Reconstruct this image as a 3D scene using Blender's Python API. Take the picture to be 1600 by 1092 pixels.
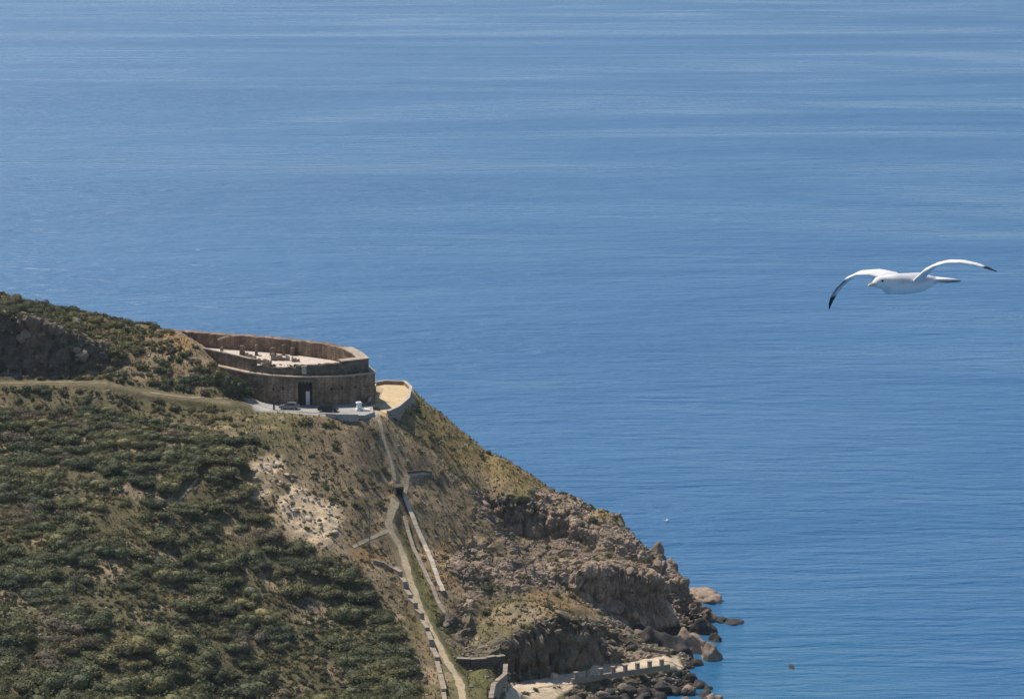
import bpy, bmesh, math, random
import numpy as np
from mathutils import Vector, Matrix
from mathutils.geometry import delaunay_2d_cdt

R = math.radians
random.seed(7)
rng = np.random.default_rng(7)

# ------------------------------------------------------------------ clear
for o in list(bpy.data.objects):
    bpy.data.objects.remove(o, do_unlink=True)
S = bpy.context.scene
COL = S.collection

# ------------------------------------------------------------------ camera
CAM_Z = 165.0
PITCH = 10.0
FPX = 800.0 / math.tan(R(10.0))          # focal length in photo pixels (20 degree lens)
cam = bpy.data.cameras.new('camera')
cam.sensor_width = 36.0
cam.lens = 18.0 / math.tan(R(10.0))
cam.clip_start = 1.0
cam.clip_end = 80000.0
cam_o = bpy.data.objects.new('camera', cam)
COL.objects.link(cam_o)
cam_o.location = (0, 0, CAM_Z)
cam_o.rotation_euler = (R(90.0 - PITCH), 0, 0)
S.camera = cam_o

# ------------------------------------------------------------------ sky, sun, exposure
SUN_EL = 56.0
SUN_AZ = -46.0                            # degrees from +Y, negative is to the left
world = bpy.data.worlds.new('World')
S.world = world
world.use_nodes = True
wn = world.node_tree.nodes
wl = world.node_tree.links
for n in list(wn):
    wn.remove(n)
sky = wn.new('ShaderNodeTexSky')
sky.sky_type = 'NISHITA'
sky.sun_disc = False
sky.sun_elevation = R(SUN_EL)
sky.sun_rotation = R(SUN_AZ)
sky.altitude = 150.0
sky.air_density = 1.0
sky.dust_density = 0.2
sky.ozone_density = 3.0
bg = wn.new('ShaderNodeBackground')
bg.inputs[1].default_value = 0.08
wo = wn.new('ShaderNodeOutputWorld')
wl.new(sky.outputs[0], bg.inputs[0])
wl.new(bg.outputs[0], wo.inputs[0])

sun = bpy.data.lights.new('sun', 'SUN')
sun.energy = 3.7
sun.angle = R(0.55)
sun.color = (1.0, 0.93, 0.82)
sun_o = bpy.data.objects.new('sun', sun)
COL.objects.link(sun_o)
sdir = Vector((math.sin(R(SUN_AZ)) * math.cos(R(SUN_EL)), math.cos(R(SUN_AZ)) * math.cos(R(SUN_EL)), math.sin(R(SUN_EL))))
sun_o.rotation_euler = sdir.to_track_quat('Z', 'Y').to_euler()
sun_o.location = sdir * 300 + Vector((0, 600, 0))

S.view_settings.view_transform = 'Standard'
S.view_settings.look = 'None'
S.view_settings.exposure = 0.55
S.view_settings.gamma = 1.0
S.view_settings.use_curve_mapping = False
S.render.engine = 'CYCLES'

# ------------------------------------------------------------------ pixel <-> place
CP, SP = math.cos(R(PITCH)), math.sin(R(PITCH))

def ray(px, py):
    u = (px - 800.0) / FPX
    v = (546.0 - py) / FPX
    return np.array([u, CP + v * SP, -SP + v * CP])

def P(px, py, z=None, Y=None):
    d = ray(px, py)
    t = (z - CAM_Z) / d[2] if z is not None else Y / d[1]
    return np.array([d[0] * t, d[1] * t, CAM_Z + d[2] * t])

def to_px(x, y, z):
    dz = z - CAM_Z
    depth = y * CP - dz * SP
    up = y * SP + dz * CP
    return 800 + FPX * x / depth, 546 - FPX * up / depth

# ------------------------------------------------------------------ noise (numpy)
def _hash(i, j, k, s):
    h = (i.astype(np.int64) * 374761393 + j.astype(np.int64) * 668265263 + k.astype(np.int64) * 2147483647 + s * 974634777) & 0xffffffff
    h = ((h ^ (h >> 13)) * 1274126177) & 0xffffffff
    h = ((h ^ (h >> 16)) * 2246822519) & 0xffffffff
    return ((h ^ (h >> 15)) & 0xffffff) / float(0xffffff)

def vnoise(x, y, z, s=0):
    xi, yi, zi = np.floor(x), np.floor(y), np.floor(z)
    fx, fy, fz = x - xi, y - yi, z - zi
    fx = fx * fx * (3 - 2 * fx); fy = fy * fy * (3 - 2 * fy); fz = fz * fz * (3 - 2 * fz)
    r = 0
    for a in (0, 1):
        wx = fx if a else 1 - fx
        for b in (0, 1):
            wy = fy if b else 1 - fy
            for c in (0, 1):
                wz = fz if c else 1 - fz
                r = r + wx * wy * wz * _hash(xi + a, yi + b, zi + c, s)
    return r * 2 - 1

def fbm(x, y, z, octv=4, s=0, gain=0.5):
    r = 0; a = 1.0; f = 1.0
    for o in range(octv):
        r = r + a * vnoise(x * f + 17.3 * o, y * f - 9.1 * o, z * f + 4.7 * o, s + o)
        a *= gain; f *= 2.03
    return r

def worley(x, y, z, s=0):
    """F1, F2 and the id of the nearest cell"""
    xi, yi, zi = np.floor(x), np.floor(y), np.floor(z)
    f1 = np.full(x.shape, 9.0); f2 = np.full(x.shape, 9.0); idv = np.zeros(x.shape)
    for a in (-1, 0, 1):
        for b in (-1, 0, 1):
            for c in (-1, 0, 1):
                cx, cy, cz = xi + a, yi + b, zi + c
                d = (cx + _hash(cx, cy, cz, s) - x) ** 2 + (cy + _hash(cx, cy, cz, s + 1) - y) ** 2 + (cz + _hash(cx, cy, cz, s + 2) - z) ** 2
                m = d < f1
                f2 = np.where(m, f1, np.minimum(f2, d))
                idv = np.where(m, _hash(cx, cy, cz, s + 3), idv)
                f1 = np.where(m, d, f1)
    return np.sqrt(f1), np.sqrt(f2), idv

def sstep(a, b, x):
    t = np.clip((x - a) / (b - a), 0, 1)
    return t * t * (3 - 2 * t)

def in_poly(px, py, poly):
    r = np.zeros(px.shape, bool)
    n = len(poly)
    for i in range(n):
        x0, y0 = poly[i]; x1, y1 = poly[(i + 1) % n]
        if y0 == y1:
            continue
        c = ((y0 > py) != (y1 > py)) & (px < (x1 - x0) * (py - y0) / (y1 - y0) + x0)
        r ^= c
    return r

def poly_dist(px, py, poly, closed=True):
    d = np.full(px.shape, 1e9)
    n = len(poly)
    for i in range(n if closed else n - 1):
        x0, y0 = poly[i]; x1, y1 = poly[(i + 1) % n]
        dx, dy = x1 - x0, y1 - y0
        t = np.clip(((px - x0) * dx + (py - y0) * dy) / (dx * dx + dy * dy + 1e-9), 0, 1)
        d = np.minimum(d, np.hypot(px - x0 - t * dx, py - y0 - t * dy))
    return d

def soft_poly(px, py, poly, w):
    """1 inside, fading to 0 over w outside"""
    d = poly_dist(px, py, poly)
    s = np.where(in_poly(px, py, poly), d, -d)
    return sstep(-w, w * 0.3, s)

# ------------------------------------------------------------------ terrain control points
pts, edges = [], []

def line(*cs, chain=True):
    """each c: (px, py, 'Y'|'z', value) or ('w', x, y, z)"""
    first = len(pts)
    for c in cs:
        if c[0] == 'w':
            pts.append((c[1], c[2], c[3]))
        else:
            p = P(c[0], c[1], **{c[2]: c[3]})
            pts.append((p[0], p[1], p[2]))
    if chain:
        for i in range(first, len(pts) - 1):
            edges.append((i, i + 1))

# crest of the hill and of the headland
line((-300, 372, 'Y', 640), (-150, 408, 'Y', 640), (0, 452, 'Y', 640), (100, 481, 'Y', 642), (200, 504, 'Y', 645), (240, 511, 'Y', 646))
line((652, 624, 'Y', 630), (700, 660, 'Y', 632), (760, 702, 'Y', 634), (860, 758, 'Y', 632), (955, 802, 'Y', 622),
     (1000, 842, 'Y', 612), (1048, 886, 'Y', 609), (1066, 908, 'Y', 611), (1074, 930, 'z', 0.3))
# unseen seaward side
line(('w', -190, 672, 64), ('w', -140, 672, 54), ('w', -100, 676, 47), ('w', -60, 672, 38), ('w', -25, 652, 31), ('w', 0, 648, 18), ('w', 20, 646, 5), ('w', 36, 634, -4))
line(('w', -190, 775, -8), ('w', -100, 755, -8), ('w', -60, 740, -8), ('w', -25, 715, -8), ('w', 0, 690, -8), ('w', 24, 662, -8), ('w', 44, 640, -8))
# hill cliff at the left, above the road
line((-300, 440, 'Y', 616), (-100, 470, 'Y', 616), (0, 492, 'Y', 615), (60, 505, 'Y', 615), (110, 522, 'Y', 616), (165, 540, 'Y', 621))
line((-300, 570, 'Y', 612), (-100, 578, 'Y', 612), (0, 584, 'Y', 612), (60, 586, 'Y', 612), (130, 584, 'Y', 613), (185, 575, 'Y', 617))
# spur between the cliff and the fort
line((220, 548, 'Y', 628), (255, 580, 'Y', 617), (300, 602, 'Y', 612), chain=False)
line((262, 515, 'Y', 642), (288, 525, 'Y', 636), (308, 539, 'Y', 629), (328, 562, 'Y', 623), (350, 586, 'Y', 617), (372, 594, 'Y', 613.5), (386, 604, 'Y', 611.5))
line((330, 612, 'Y', 608), (376, 620, 'Y', 607.5), chain=False)
# road
line((-300, 606, 'Y', 603), (-100, 602, 'Y', 604), (0, 600, 'Y', 605), (100, 598, 'Y', 606), (170, 600, 'Y', 607), (235, 614, 'Y', 607),
     (300, 622, 'Y', 607), (390, 631, 'z', 45.6))
# forecourt
line((388, 640, 'z', 45.0), (440, 644, 'z', 45.0), (520, 648, 'z', 45.0), (580, 648, 'z', 45.0))
line(('w', -56, 617, 45.0), ('w', -43, 616, 45.0), ('w', -31, 620, 45.0), chain=False)
line(('w', -72, 655, 46), ('w', -55, 645, 45), ('w', -35, 640, 44.6), ('w', -28, 634, 44.2), chain=False)
# yard on the right of the fort
line((585, 602, 'z', 44.0), (640, 603, 'z', 44.0), (640, 630, 'z', 44.0), (605, 646, 'z', 44.2), chain=False)
line((652, 640, 'z', 41.2), (630, 662, 'z', 41.5), chain=False)
# left slope, column by column
for col in (
    ((-300, 645, 595), (-300, 750, 566), (-300, 900, 522), (-300, 1092, 470), (-300, 1300, 415)),
    ((0, 640, 597), (0, 700, 578), (0, 800, 548), (0, 900, 517), (0, 1000, 488), (0, 1092, 462), (0, 1250, 420)),
    ((200, 650, 595), (200, 750, 566), (200, 850, 540), (200, 950, 514), (200, 1092, 482), (200, 1250, 438)),
    ((400, 680, 592), (400, 760, 574), (400, 850, 555), (400, 950, 533), (400, 1092, 500), (400, 1250, 460)),
    ((550, 670, 597), (550, 760, 580), (550, 860, 563), (550, 970, 541), (550, 1092, 508), (550, 1250, 468)),
    ((620, 760, 590), (640, 860, 573), (672, 970, 548), (704, 1060, 522), (722, 1092, 512), (735, 1250, 470)),
):
    line(*[(a, b, 'Y', c) for a, b, c in col], chain=False)
# right slope
line((720, 760, 'Y', 600), (740, 860, 'Y', 585), (765, 935, 'Y', 563), (735, 1000, 'Y', 550), chain=False)
line((900, 820, 'Y', 609), (950, 850, 'Y', 605), (820, 890, 'Y', 584), (850, 938, 'Y', 561), (800, 950, 'Y', 555), chain=False)
# upper crag
line((762, 782, 'Y', 609), (795, 779, 'Y', 610), (830, 784, 'Y', 611), (868, 806, 'Y', 611))
line((778, 832, 'Y', 607), (805, 842, 'Y', 607), (840, 848, 'Y', 608), (874, 836, 'Y', 609))
# platform above the cove, with its drop
line((722, 1034, 'z', 10.6), (760, 1032, 'z', 10.6), (788, 1030, 'z', 10.6))
line((724, 1046, 'z', 9.2), (760, 1048, 'z', 9.2), (789, 1042, 'z', 9.2), (789, 1056, 'z', 9.0), (769, 1070, 'z', 9.0), (766, 1092, 'z', 9.0))
line(('w', 3.0, 545, 4.2), ('w', 1.0, 539, 4.0), ('w', -1.2, 531.5, 4.0), ('w', -3.0, 518, 3.6))
# cliff above the walkway
line((792, 1000, 'Y', 545.6), (830, 978, 'Y', 547.5), (880, 962, 'Y', 550.5), (930, 974, 'Y', 553.5), (952, 1002, 'Y', 555.5))
line((806, 1060, 'z', 4.0), (850, 1058, 'z', 4.0), (900, 1050, 'z', 4.0), (946, 1040, 'z', 3.8), (995, 1030, 'z', 3.6))
# walkway and shore under it
line((800, 1082, 'z', 3.6), (900, 1062, 'z', 3.5), (960, 1052, 'z', 3.4), (1056, 1036, 'z', 3.2))
line((850, 1092, 'z', 3.0), (940, 1076, 'z', 1.6), (1060, 1050, 'z', 1.4))
line((850, 1220, 'z', 1.5), (940, 1092, 'z', 0.8), (1050, 1085, 'z', 0.4), (1105, 1070, 'z', 0.0))
line((940, 1240, 'z', -4), (1060, 1130, 'z', -3), (1150, 1085, 'z', -3), (1140, 1045, 'z', -3), chain=False)
# sea cliff
line((880, 893, 'Y', 585.5), (940, 884, 'Y', 587.5), (1000, 894, 'Y', 590), (1046, 918, 'Y', 592))
line((896, 930, 'Y', 583), (950, 966, 'Y', 583.5), (1000, 986, 'Y', 586), (1052, 982, 'z', 0.8))
line((905, 950, 'Y', 572), (950, 1008, 'z', 4.5), (990, 1010, 'z', 3.6), (1040, 1018, 'z', 2.0), (1075, 1000, 'z', 0.6), chain=False)
line((1085, 960, 'z', -1), (1100, 1010, 'z', -1), (1090, 920, 'z', -1), (1150, 960, 'z', -4), (1150, 1010, 'z', -4), chain=False)
# frame of the whole sheet
line(('w', -215, 380, 22), ('w', -100, 380, 16), ('w', 0, 380, 3), ('w', 20, 440, -8), ('w', 70, 380, -8), ('w', 70, 500, -8), ('w', 70, 560, -8), ('w', 70, 640, -8),
     ('w', 70, 790, -8), ('w', -215, 790, -8), chain=False)

PT = np.array(pts)
vo, eo, fo, ov, oe, of = delaunay_2d_cdt([Vector((p[0], p[1])) for p in PT], edges, [], 0, 1e-4)
vz = []
for i, v in enumerate(vo):
    if ov[i]:
        vz.append(PT[ov[i][0], 2])
    else:
        d = np.hypot(PT[:, 0] - v.x, PT[:, 1] - v.y); k = np.argsort(d)[:3]
        w = 1 / (d[k] + 1e-3); vz.append(float((PT[k, 2] * w).sum() / w.sum()))
VV = np.array([[v.x, v.y, z] for v, z in zip(vo, vz)])

# tensor grid: fine over the crags, coarser elsewhere
def axis(segs):
    out = []
    for a, b, s in segs:
        out.append(np.arange(a, b - 1e-6, s))
    out.append(np.array([segs[-1][1]]))
    return np.concatenate(out)

GX = axis([(-200, -125, 1.5), (-125, -16, 0.5), (-16, 46, 0.27), (46, 66, 1.5)])
GY = axis([(392, 450, 1.0), (450, 534, 0.5), (534, 640, 0.27), (640, 660, 0.5), (660, 780, 2.5)])
XX, YY = np.meshgrid(GX, GY)
H = np.full(XX.shape, -8.0)
for f in fo:
    if len(f) != 3:
        continue
    a, b, c = VV[f[0]], VV[f[1]], VV[f[2]]
    x0, x1 = min(a[0], b[0], c[0]), max(a[0], b[0], c[0])
    y0, y1 = min(a[1], b[1], c[1]), max(a[1], b[1], c[1])
    i0, i1 = np.searchsorted(GX, x0 - 1e-6), np.searchsorted(GX, x1 + 1e-6)
    j0, j1 = np.searchsorted(GY, y0 - 1e-6), np.searchsorted(GY, y1 + 1e-6)
    if i1 <= i0 or j1 <= j0:
        continue
    X, Y = XX[j0:j1, i0:i1], YY[j0:j1, i0:i1]
    den = (b[1] - c[1]) * (a[0] - c[0]) + (c[0] - b[0]) * (a[1] - c[1])
    if abs(den) < 1e-9:
        continue
    l0 = ((b[1] - c[1]) * (X - c[0]) + (c[0] - b[0]) * (Y - c[1])) / den
    l1 = ((c[1] - a[1]) * (X - c[0]) + (a[0] - c[0]) * (Y - c[1])) / den
    l2 = 1 - l0 - l1
    m = (l0 > -1e-6) & (l1 > -1e-6) & (l2 > -1e-6)
    z = l0 * a[2] + l1 * b[2] + l2 * c[2]
    H[j0:j1, i0:i1] = np.where(m, z, H[j0:j1, i0:i1])

def blur(A, n, ax):
    for _ in range(n):
        B = np.pad(A, [(1, 1) if k == ax else (0, 0) for k in (0, 1)], mode='edge')
        A = (B[:-2] + 2 * B[1:-1] + B[2:]) / 4 if ax == 0 else (B[:, :-2] + 2 * B[:, 1:-1] + B[:, 2:]) / 4
    return A
Hs = blur(blur(H, 22, 0), 22, 1)
Hc = blur(blur(H, 3, 0), 3, 1)
gz = np.gradient(Hs, axis=1) / np.gradient(XX, axis=1)
gy = np.gradient(Hs, axis=0) / np.gradient(YY, axis=0)
slope = np.hypot(gz, gy)
H = Hs + (Hc - Hs) * sstep(0.5, 1.0, slope)

PXg, PYg = to_px(XX, YY, H)               # where each bit of ground shows in the photograph

# zones, traced from the photograph
ROCK = [
    [(755, 775), (850, 770), (960, 785), (1085, 870), (1150, 960), (1150, 1040), (1000, 1036), (950, 1030), (880, 1052), (800, 1062), (700, 1035), (690, 980),
     (740, 930), (700, 880), (740, 830)],
    [(-400, 430), (0, 478), (120, 505), (180, 540), (150, 592), (0, 592), (-400, 592)],
    [(890, 1082), (960, 1060), (1060, 1040), (1180, 1030), (1180, 1300), (860, 1300)],
]
GRASSY = [(830, 925), (900, 930), (930, 965), (860, 958), (800, 985), (740, 1000), (745, 940)]
SCAR = [(392, 735), (430, 722), (462, 745), (480, 775), (520, 790), (535, 825), (520, 845), (480, 838), (455, 812), (430, 790), (395, 770)]
rock = np.zeros(XX.shape)
for r in ROCK:
    rock = np.maximum(rock, soft_poly(PXg, PYg, r, 16))
nz1 = fbm(XX * 0.09, YY * 0.09, H * 0.09, 4, 3)
rock = rock * sstep(-0.75, 0.1, nz1 + 0.9 * sstep(0.45, 1.2, slope))
rock *= 1 - 0.9 * soft_poly(PXg, PYg, GRASSY, 10)
rock = np.maximum(rock, sstep(1.0, 1.7, slope) * (YY < 640))
rock = np.maximum(rock, sstep(2.2, 0.8, H) * (XX > 5))
scar = soft_poly(PXg, PYg, SCAR, 22) * sstep(-0.25, 0.3, fbm(XX * 0.16, YY * 0.10, H * 0.1, 4, 9))

# routes and flat places (photo pixels on the ground)
flat = np.zeros(XX.shape)
ROAD = [(-120, 603), (0, 600), (100, 598), (170, 600), (235, 614), (300, 622), (392, 634)]
TRAIL_A = [(592, 656), (600, 690), (612, 722), (617, 752)]
TRAIL_B = [(618, 782), (606, 818), (612, 834), (628, 858), (640, 905), (656, 950), (682, 1002), (700, 1036), (718, 1062), (724, 1100), (728, 1140)]
TRAIL_C = [(606, 830), (580, 842), (552, 856)]
TRAIL_D = [(320, 734), (303, 757), (285, 776), (270, 795), (268, 814)]
TRAIL_E = [(672, 739), (650, 742), (637, 744), (637, 760), (630, 776)]
for rt, w in ((ROAD, 4), (TRAIL_A, 4), (TRAIL_B, 8), (TRAIL_C, 4), (TRAIL_D, 4), (TRAIL_E, 4)):
    flat = np.maximum(flat, sstep(2.0 * w, w, poly_dist(PXg, PYg, rt, False)))
FORE = [(384, 622), (470, 628), (585, 624), (590, 650), (520, 650), (400, 641)]
YARD = [(578, 598), (644, 598), (648, 628), (606, 650), (576, 640)]
WALK = [(790, 1092), (800, 1066), (850, 1060), (900, 1052), (950, 1040), (1056, 1026), (1064, 1044), (960, 1056), (900, 1068), (850, 1100)]
PLAT = [(722, 1044), (790, 1040), (790, 1056), (768, 1072), (766, 1100), (722, 1100)]
for pl in (FORE, YARD, WALK):
    flat = np.maximum(flat, soft_poly(PXg, PYg, pl, 10))
rough = 1 - 0.97 * flat
rock *= 1 - sstep(0.3, 0.8, flat)

H = H + rough * (0.9 * fbm(XX * 0.06, YY * 0.06, H * 0, 3, 21) + 0.28 * fbm(XX * 0.35, YY * 0.35, H * 0, 3, 22)) * (1 - 0.45 * rock) * sstep(-6, 0.5, H)
H = H + scar * 0.5 * fbm(XX * 0.5, YY * 0.5, H * 0, 3, 25)

# under the fort the ground is level
FORT_RIM_Z = 54.2
RIM = [P(a, b, z=FORT_RIM_Z) for a, b in ((310, 544), (345, 551), (392, 561), (426, 565), (462, 567), (493, 567), (534, 565.5), (576, 561), (566, 552), (548, 543), (520, 536.5), (470, 530), (430, 526), (345, 519.5), (264, 514))]
RIMXY = [(p[0], p[1]) for p in RIM]
H = np.where(in_poly(XX, YY, RIMXY), np.minimum(H, 45.0 + 0 * H), H)

# crag relief: push the surface along its normal with cell-like blocks
gx = np.gradient(H, axis=1) / np.gradient(XX, axis=1)
gy = np.gradient(H, axis=0) / np.gradient(YY, axis=0)
nl = np.sqrt(1 + gx * gx + gy * gy)
NX, NY, NZ = -gx / nl, -gy / nl, 1 / nl
VX, VY, VZ = XX.copy(), YY.copy(), H.copy()
mk = (rock > 0.02) & (H > -4) & (YY < 650)
x, y, z = XX[mk], YY[mk], H[mk]
wx = x + 0.8 * vnoise(x * .5, y * .5, z * .5, 41); wz = z + 0.8 * vnoise(x * .5, y * .5, z * .5, 42)
f1, f2, cid = worley(wx * 0.22, y * 0.22, wz * 0.30, 51)
g1, g2, cid2 = worley(wx * 0.65, y * 0.65, wz * 0.8, 61)
h1, h2, cid3 = worley(wx * 0.11 + 0.05 * wz, y * 0.10, wz * 0.16, 57)
rid = 1 - np.abs(fbm(wx * 0.16, y * 0.16, wz * 0.2, 4, 75))
stri = fbm(wx * 0.75, y * 0.75, wz * 0.13, 3, 77)
rid2 = 1 - np.abs(fbm(wx * 0.42, y * 0.42, wz * 0.36, 3, 79))
disp = (cid3 - 0.5) * 2.0 + (cid - 0.45) * 1.0 - 1.0 * sstep(0.13, 0.0, f2 - f1) + (rid - 0.6) * 1.3 + (rid2 - 0.65) * 0.8 + 0.34 * stri * (1 + 0.8 * sstep(1.0, 2.5, slope[mk])) - 0.2 * sstep(0.08, 0.0, g2 - g1) + 0.13 * fbm(x * 1.3, y * 1.3, z * 1.3, 3, 71)
disp *= rock[mk] * np.clip(0.5 + slope[mk] * 0.3, 0, 1.0)
hx, hy = NX[mk], NY[mk]
VX[mk] += hx * disp; VY[mk] += hy * disp; VZ[mk] += NZ[mk] * disp * 0.9
crev = np.zeros(XX.shape); crev[mk] = sstep(0.07, 0.0, g2 - g1) * 0.5
cellv = np.zeros(XX.shape); cellv[mk] = 0.35 * cid2 + 0.3 * cid + 0.35 * cid3
VZg = VZ

def tz(x, y):
    """terrain height, bilinear, array-friendly"""
    x = np.asarray(x, float); y = np.asarray(y, float)
    i = np.clip(np.searchsorted(GX, x) - 1, 0, len(GX) - 2); j = np.clip(np.searchsorted(GY, y) - 1, 0, len(GY) - 2)
    u = np.clip((x - GX[i]) / (GX[i + 1] - GX[i]), 0, 1); v = np.clip((y - GY[j]) / (GY[j + 1] - GY[j]), 0, 1)
    return (VZg[j, i] * (1 - u) * (1 - v) + VZg[j, i + 1] * u * (1 - v) + VZg[j + 1, i] * (1 - u) * v + VZg[j + 1, i + 1] * u * v)

def sample(A, x, y):
    i = np.clip(np.searchsorted(GX, x), 0, len(GX) - 1); j = np.clip(np.searchsorted(GY, y), 0, len(GY) - 1)
    return A[j, i]

_TS = np.arange(425, 700, 0.25)
def hit(px, py):
    """where the line of sight through a photo pixel meets the ground"""
    d = ray(px, py)
    t = _TS / d[1]
    zz = CAM_Z + d[2] * t
    g = tz(d[0] * t, _TS)
    k = np.nonzero(zz <= np.maximum(g, 0.0))[0]
    i = k[0] if len(k) else len(_TS) - 1
    return np.array([d[0] * t[i], _TS[i], max(g[i], 0.0)])

# ------------------------------------------------------------------ materials
def mat(name, rough=0.9, spec=0.25):
    m = bpy.data.materials.new(name)
    m.use_nodes = True
    nt = m.node_tree
    b = nt.nodes['Principled BSDF']
    b.inputs['Roughness'].default_value = rough
    b.inputs['Specular IOR Level'].default_value = spec
    return m, nt, b

def node(nt, t, **kw):
    n = nt.nodes.new(t)
    for k, v in kw.items():
        setattr(n, k, v)
    return n

def ramp(nt, stops):
    r = nt.nodes.new('ShaderNodeValToRGB')
    e = r.color_ramp.elements
    while len(e) < len(stops):
        e.new(0.5)
    for el, (p, c) in zip(e, stops):
        el.position = p
        el.color = (*c, 1) if len(c) == 3 else c
    return r

def noise_node(nt, vec, scale, detail=4, rough=0.6, dist=0.0):
    n = nt.nodes.new('ShaderNodeTexNoise')
    n.inputs['Scale'].default_value = scale
    n.inputs['Detail'].default_value = detail
    n.inputs['Roughness'].default_value = rough
    n.inputs['Distortion'].default_value = dist
    if vec is not None:
        nt.links.new(vec, n.inputs['Vector'])
    return n

def mixc(nt, typ, fac, a, b):
    n = nt.nodes.new('ShaderNodeMix')
    n.data_type = 'RGBA'
    n.blend_type = typ
    for s, v in ((n.inputs[0], fac), (n.inputs[6], a), (n.inputs[7], b)):
        if hasattr(v, 'is_linked') or hasattr(v, 'links'):
            nt.links.new(v, s)
        else:
            s.default_value = v if not isinstance(v, tuple) or len(v) == 4 else (*v, 1)
    return n.outputs[2]

def bumped(nt, b, height, strength=0.5, dist=0.1):
    bp = nt.nodes.new('ShaderNodeBump')
    bp.inputs['Strength'].default_value = strength
    bp.inputs['Distance'].default_value = dist
    nt.links.new(height, bp.inputs['Height'])
    nt.links.new(bp.outputs[0], b.inputs['Normal'])

def stone_mat(name, c0, c1, c2, scale=0.6, bump=0.12, course=False, rough=0.92):
    m, nt, b = mat(name, rough, 0.2)
    tc = node(nt, 'ShaderNodeNewGeometry')
    n1 = noise_node(nt, tc.outputs['Position'], scale, 6, 0.65)
    n2 = noise_node(nt, tc.outputs['Position'], scale * 7, 4, 0.6)
    r = ramp(nt, [(0.28, c0), (0.5, c1), (0.72, c2)])
    nt.links.new(n1.outputs[0], r.inputs[0])
    r2 = ramp(nt, [(0.3, (0.62, 0.62, 0.62)), (0.7, (1.25, 1.22, 1.18))])
    nt.links.new(n2.outputs[0], r2.inputs[0])
    col = mixc(nt, 'MULTIPLY', 1.0, r.outputs[0], r2.outputs[0])
    if course:
        br = node(nt, 'ShaderNodeTexBrick')
        mp = node(nt, 'ShaderNodeMapping')
        nt.links.new(tc.outputs['Position'], mp.inputs[0])
        mp.inputs['Rotation'].default_value = (R(90), 0, 0)
        nt.links.new(mp.outputs[0], br.inputs['Vector'])
        br.inputs['Scale'].default_value = 1.0
        br.inputs['Brick Width'].default_value = 1.1
        br.inputs['Row Height'].default_value = 0.55
        br.inputs['Mortar Size'].default_value = 0.05
        br.inputs['Color1'].default_value = (0.85, 0.85, 0.85, 1)
        br.inputs['Color2'].default_value = (1.12, 1.1, 1.08, 1)
        br.inputs['Mortar'].default_value = (0.6, 0.6, 0.6, 1)
        col = mixc(nt, 'MULTIPLY', 0.8, col, br.outputs[0])
        mp2 = node(nt, 'ShaderNodeMapping'); mp2.inputs['Scale'].default_value = (0.9, 0.9, 0.1)
        nt.links.new(tc.outputs['Position'], mp2.inputs[0])
        st = noise_node(nt, mp2.outputs[0], 1.0, 5, 0.7)
        r3 = ramp(nt, [(0.34, (0.5, 0.48, 0.45)), (0.6, (1.2, 1.17, 1.12))])
        nt.links.new(st.outputs[0], r3.inputs[0])
        col = mixc(nt, 'MULTIPLY', 0.8, col, r3.outputs[0])
    nt.links.new(col, b.inputs['Base Color'])
    bumped(nt, b, n2.outputs[0], 0.7, bump)
    return m

def plain_mat(name, c, rough=0.7, spec=0.3, metal=0.0, var=0.15, scale=3.0):
    m, nt, b = mat(name, rough, spec)
    tc = node(nt, 'ShaderNodeTexCoord')
    n1 = noise_node(nt, tc.outputs['Object'], scale, 4)
    r = ramp(nt, [(0.3, tuple(v * (1 - var) for v in c)), (0.7, tuple(v * (1 + var) for v in c))])
    nt.links.new(n1.outputs[0], r.inputs[0])
    nt.links.new(r.outputs[0], b.inputs['Base Color'])
    b.inputs['Metallic'].default_value = metal
    return m

M = {}
M['wall'] = stone_mat('fort_stone', (0.13, 0.096, 0.07), (0.25, 0.185, 0.135), (0.40, 0.305, 0.22), 0.42, 0.16, True)
M['wall_old'] = stone_mat('mossy_stone', (0.07, 0.062, 0.046), (0.15, 0.122, 0.09), (0.26, 0.205, 0.155), 0.55, 0.2)
M['wall_rear'] = stone_mat('rampart_stone', (0.13, 0.095, 0.07), (0.24, 0.177, 0.13), (0.38, 0.285, 0.21), 0.45, 0.15, True)
M['coping'] = stone_mat('coping_stone', (0.28, 0.22, 0.17), (0.4, 0.32, 0.25), (0.5, 0.42, 0.33), 0.8, 0.06)
M['pale'] = stone_mat('pale_stone', (0.36, 0.3, 0.23), (0.48, 0.41, 0.33), (0.58, 0.51, 0.42), 0.7, 0.06)
M['stepstone'] = stone_mat('step_coping', (0.2, 0.16, 0.115), (0.33, 0.27, 0.2), (0.46, 0.385, 0.295), 1.6, 0.12)
M['court'] = stone_mat('courtyard_gravel', (0.46, 0.38, 0.31), (0.58, 0.49, 0.41), (0.66, 0.58, 0.5), 0.5, 0.05)
M['sand'] = stone_mat('yard_sand', (0.46, 0.35, 0.2), (0.56, 0.43, 0.26), (0.64, 0.5, 0.31), 0.6, 0.04)
M['concrete'] = stone_mat('forecourt_concrete', (0.24, 0.225, 0.2), (0.35, 0.335, 0.31), (0.44, 0.425, 0.395), 0.5, 0.05)
M['quay'] = stone_mat('quay_concrete', (0.45, 0.36, 0.255), (0.58, 0.47, 0.34), (0.68, 0.57, 0.43), 0.5, 0.03)
M['trail'] = stone_mat('trail_dirt', (0.30, 0.235, 0.15), (0.44, 0.35, 0.23), (0.55, 0.45, 0.31), 0.9, 0.05)
M['road'] = stone_mat('road_dirt', (0.2, 0.155, 0.1), (0.3, 0.238, 0.155), (0.38, 0.31, 0.21), 0.9, 0.05)
M['fieldstone'] = stone_mat('field_stone', (0.2, 0.165, 0.13), (0.31, 0.26, 0.205), (0.42, 0.355, 0.285), 1.2, 0.12)
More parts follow.
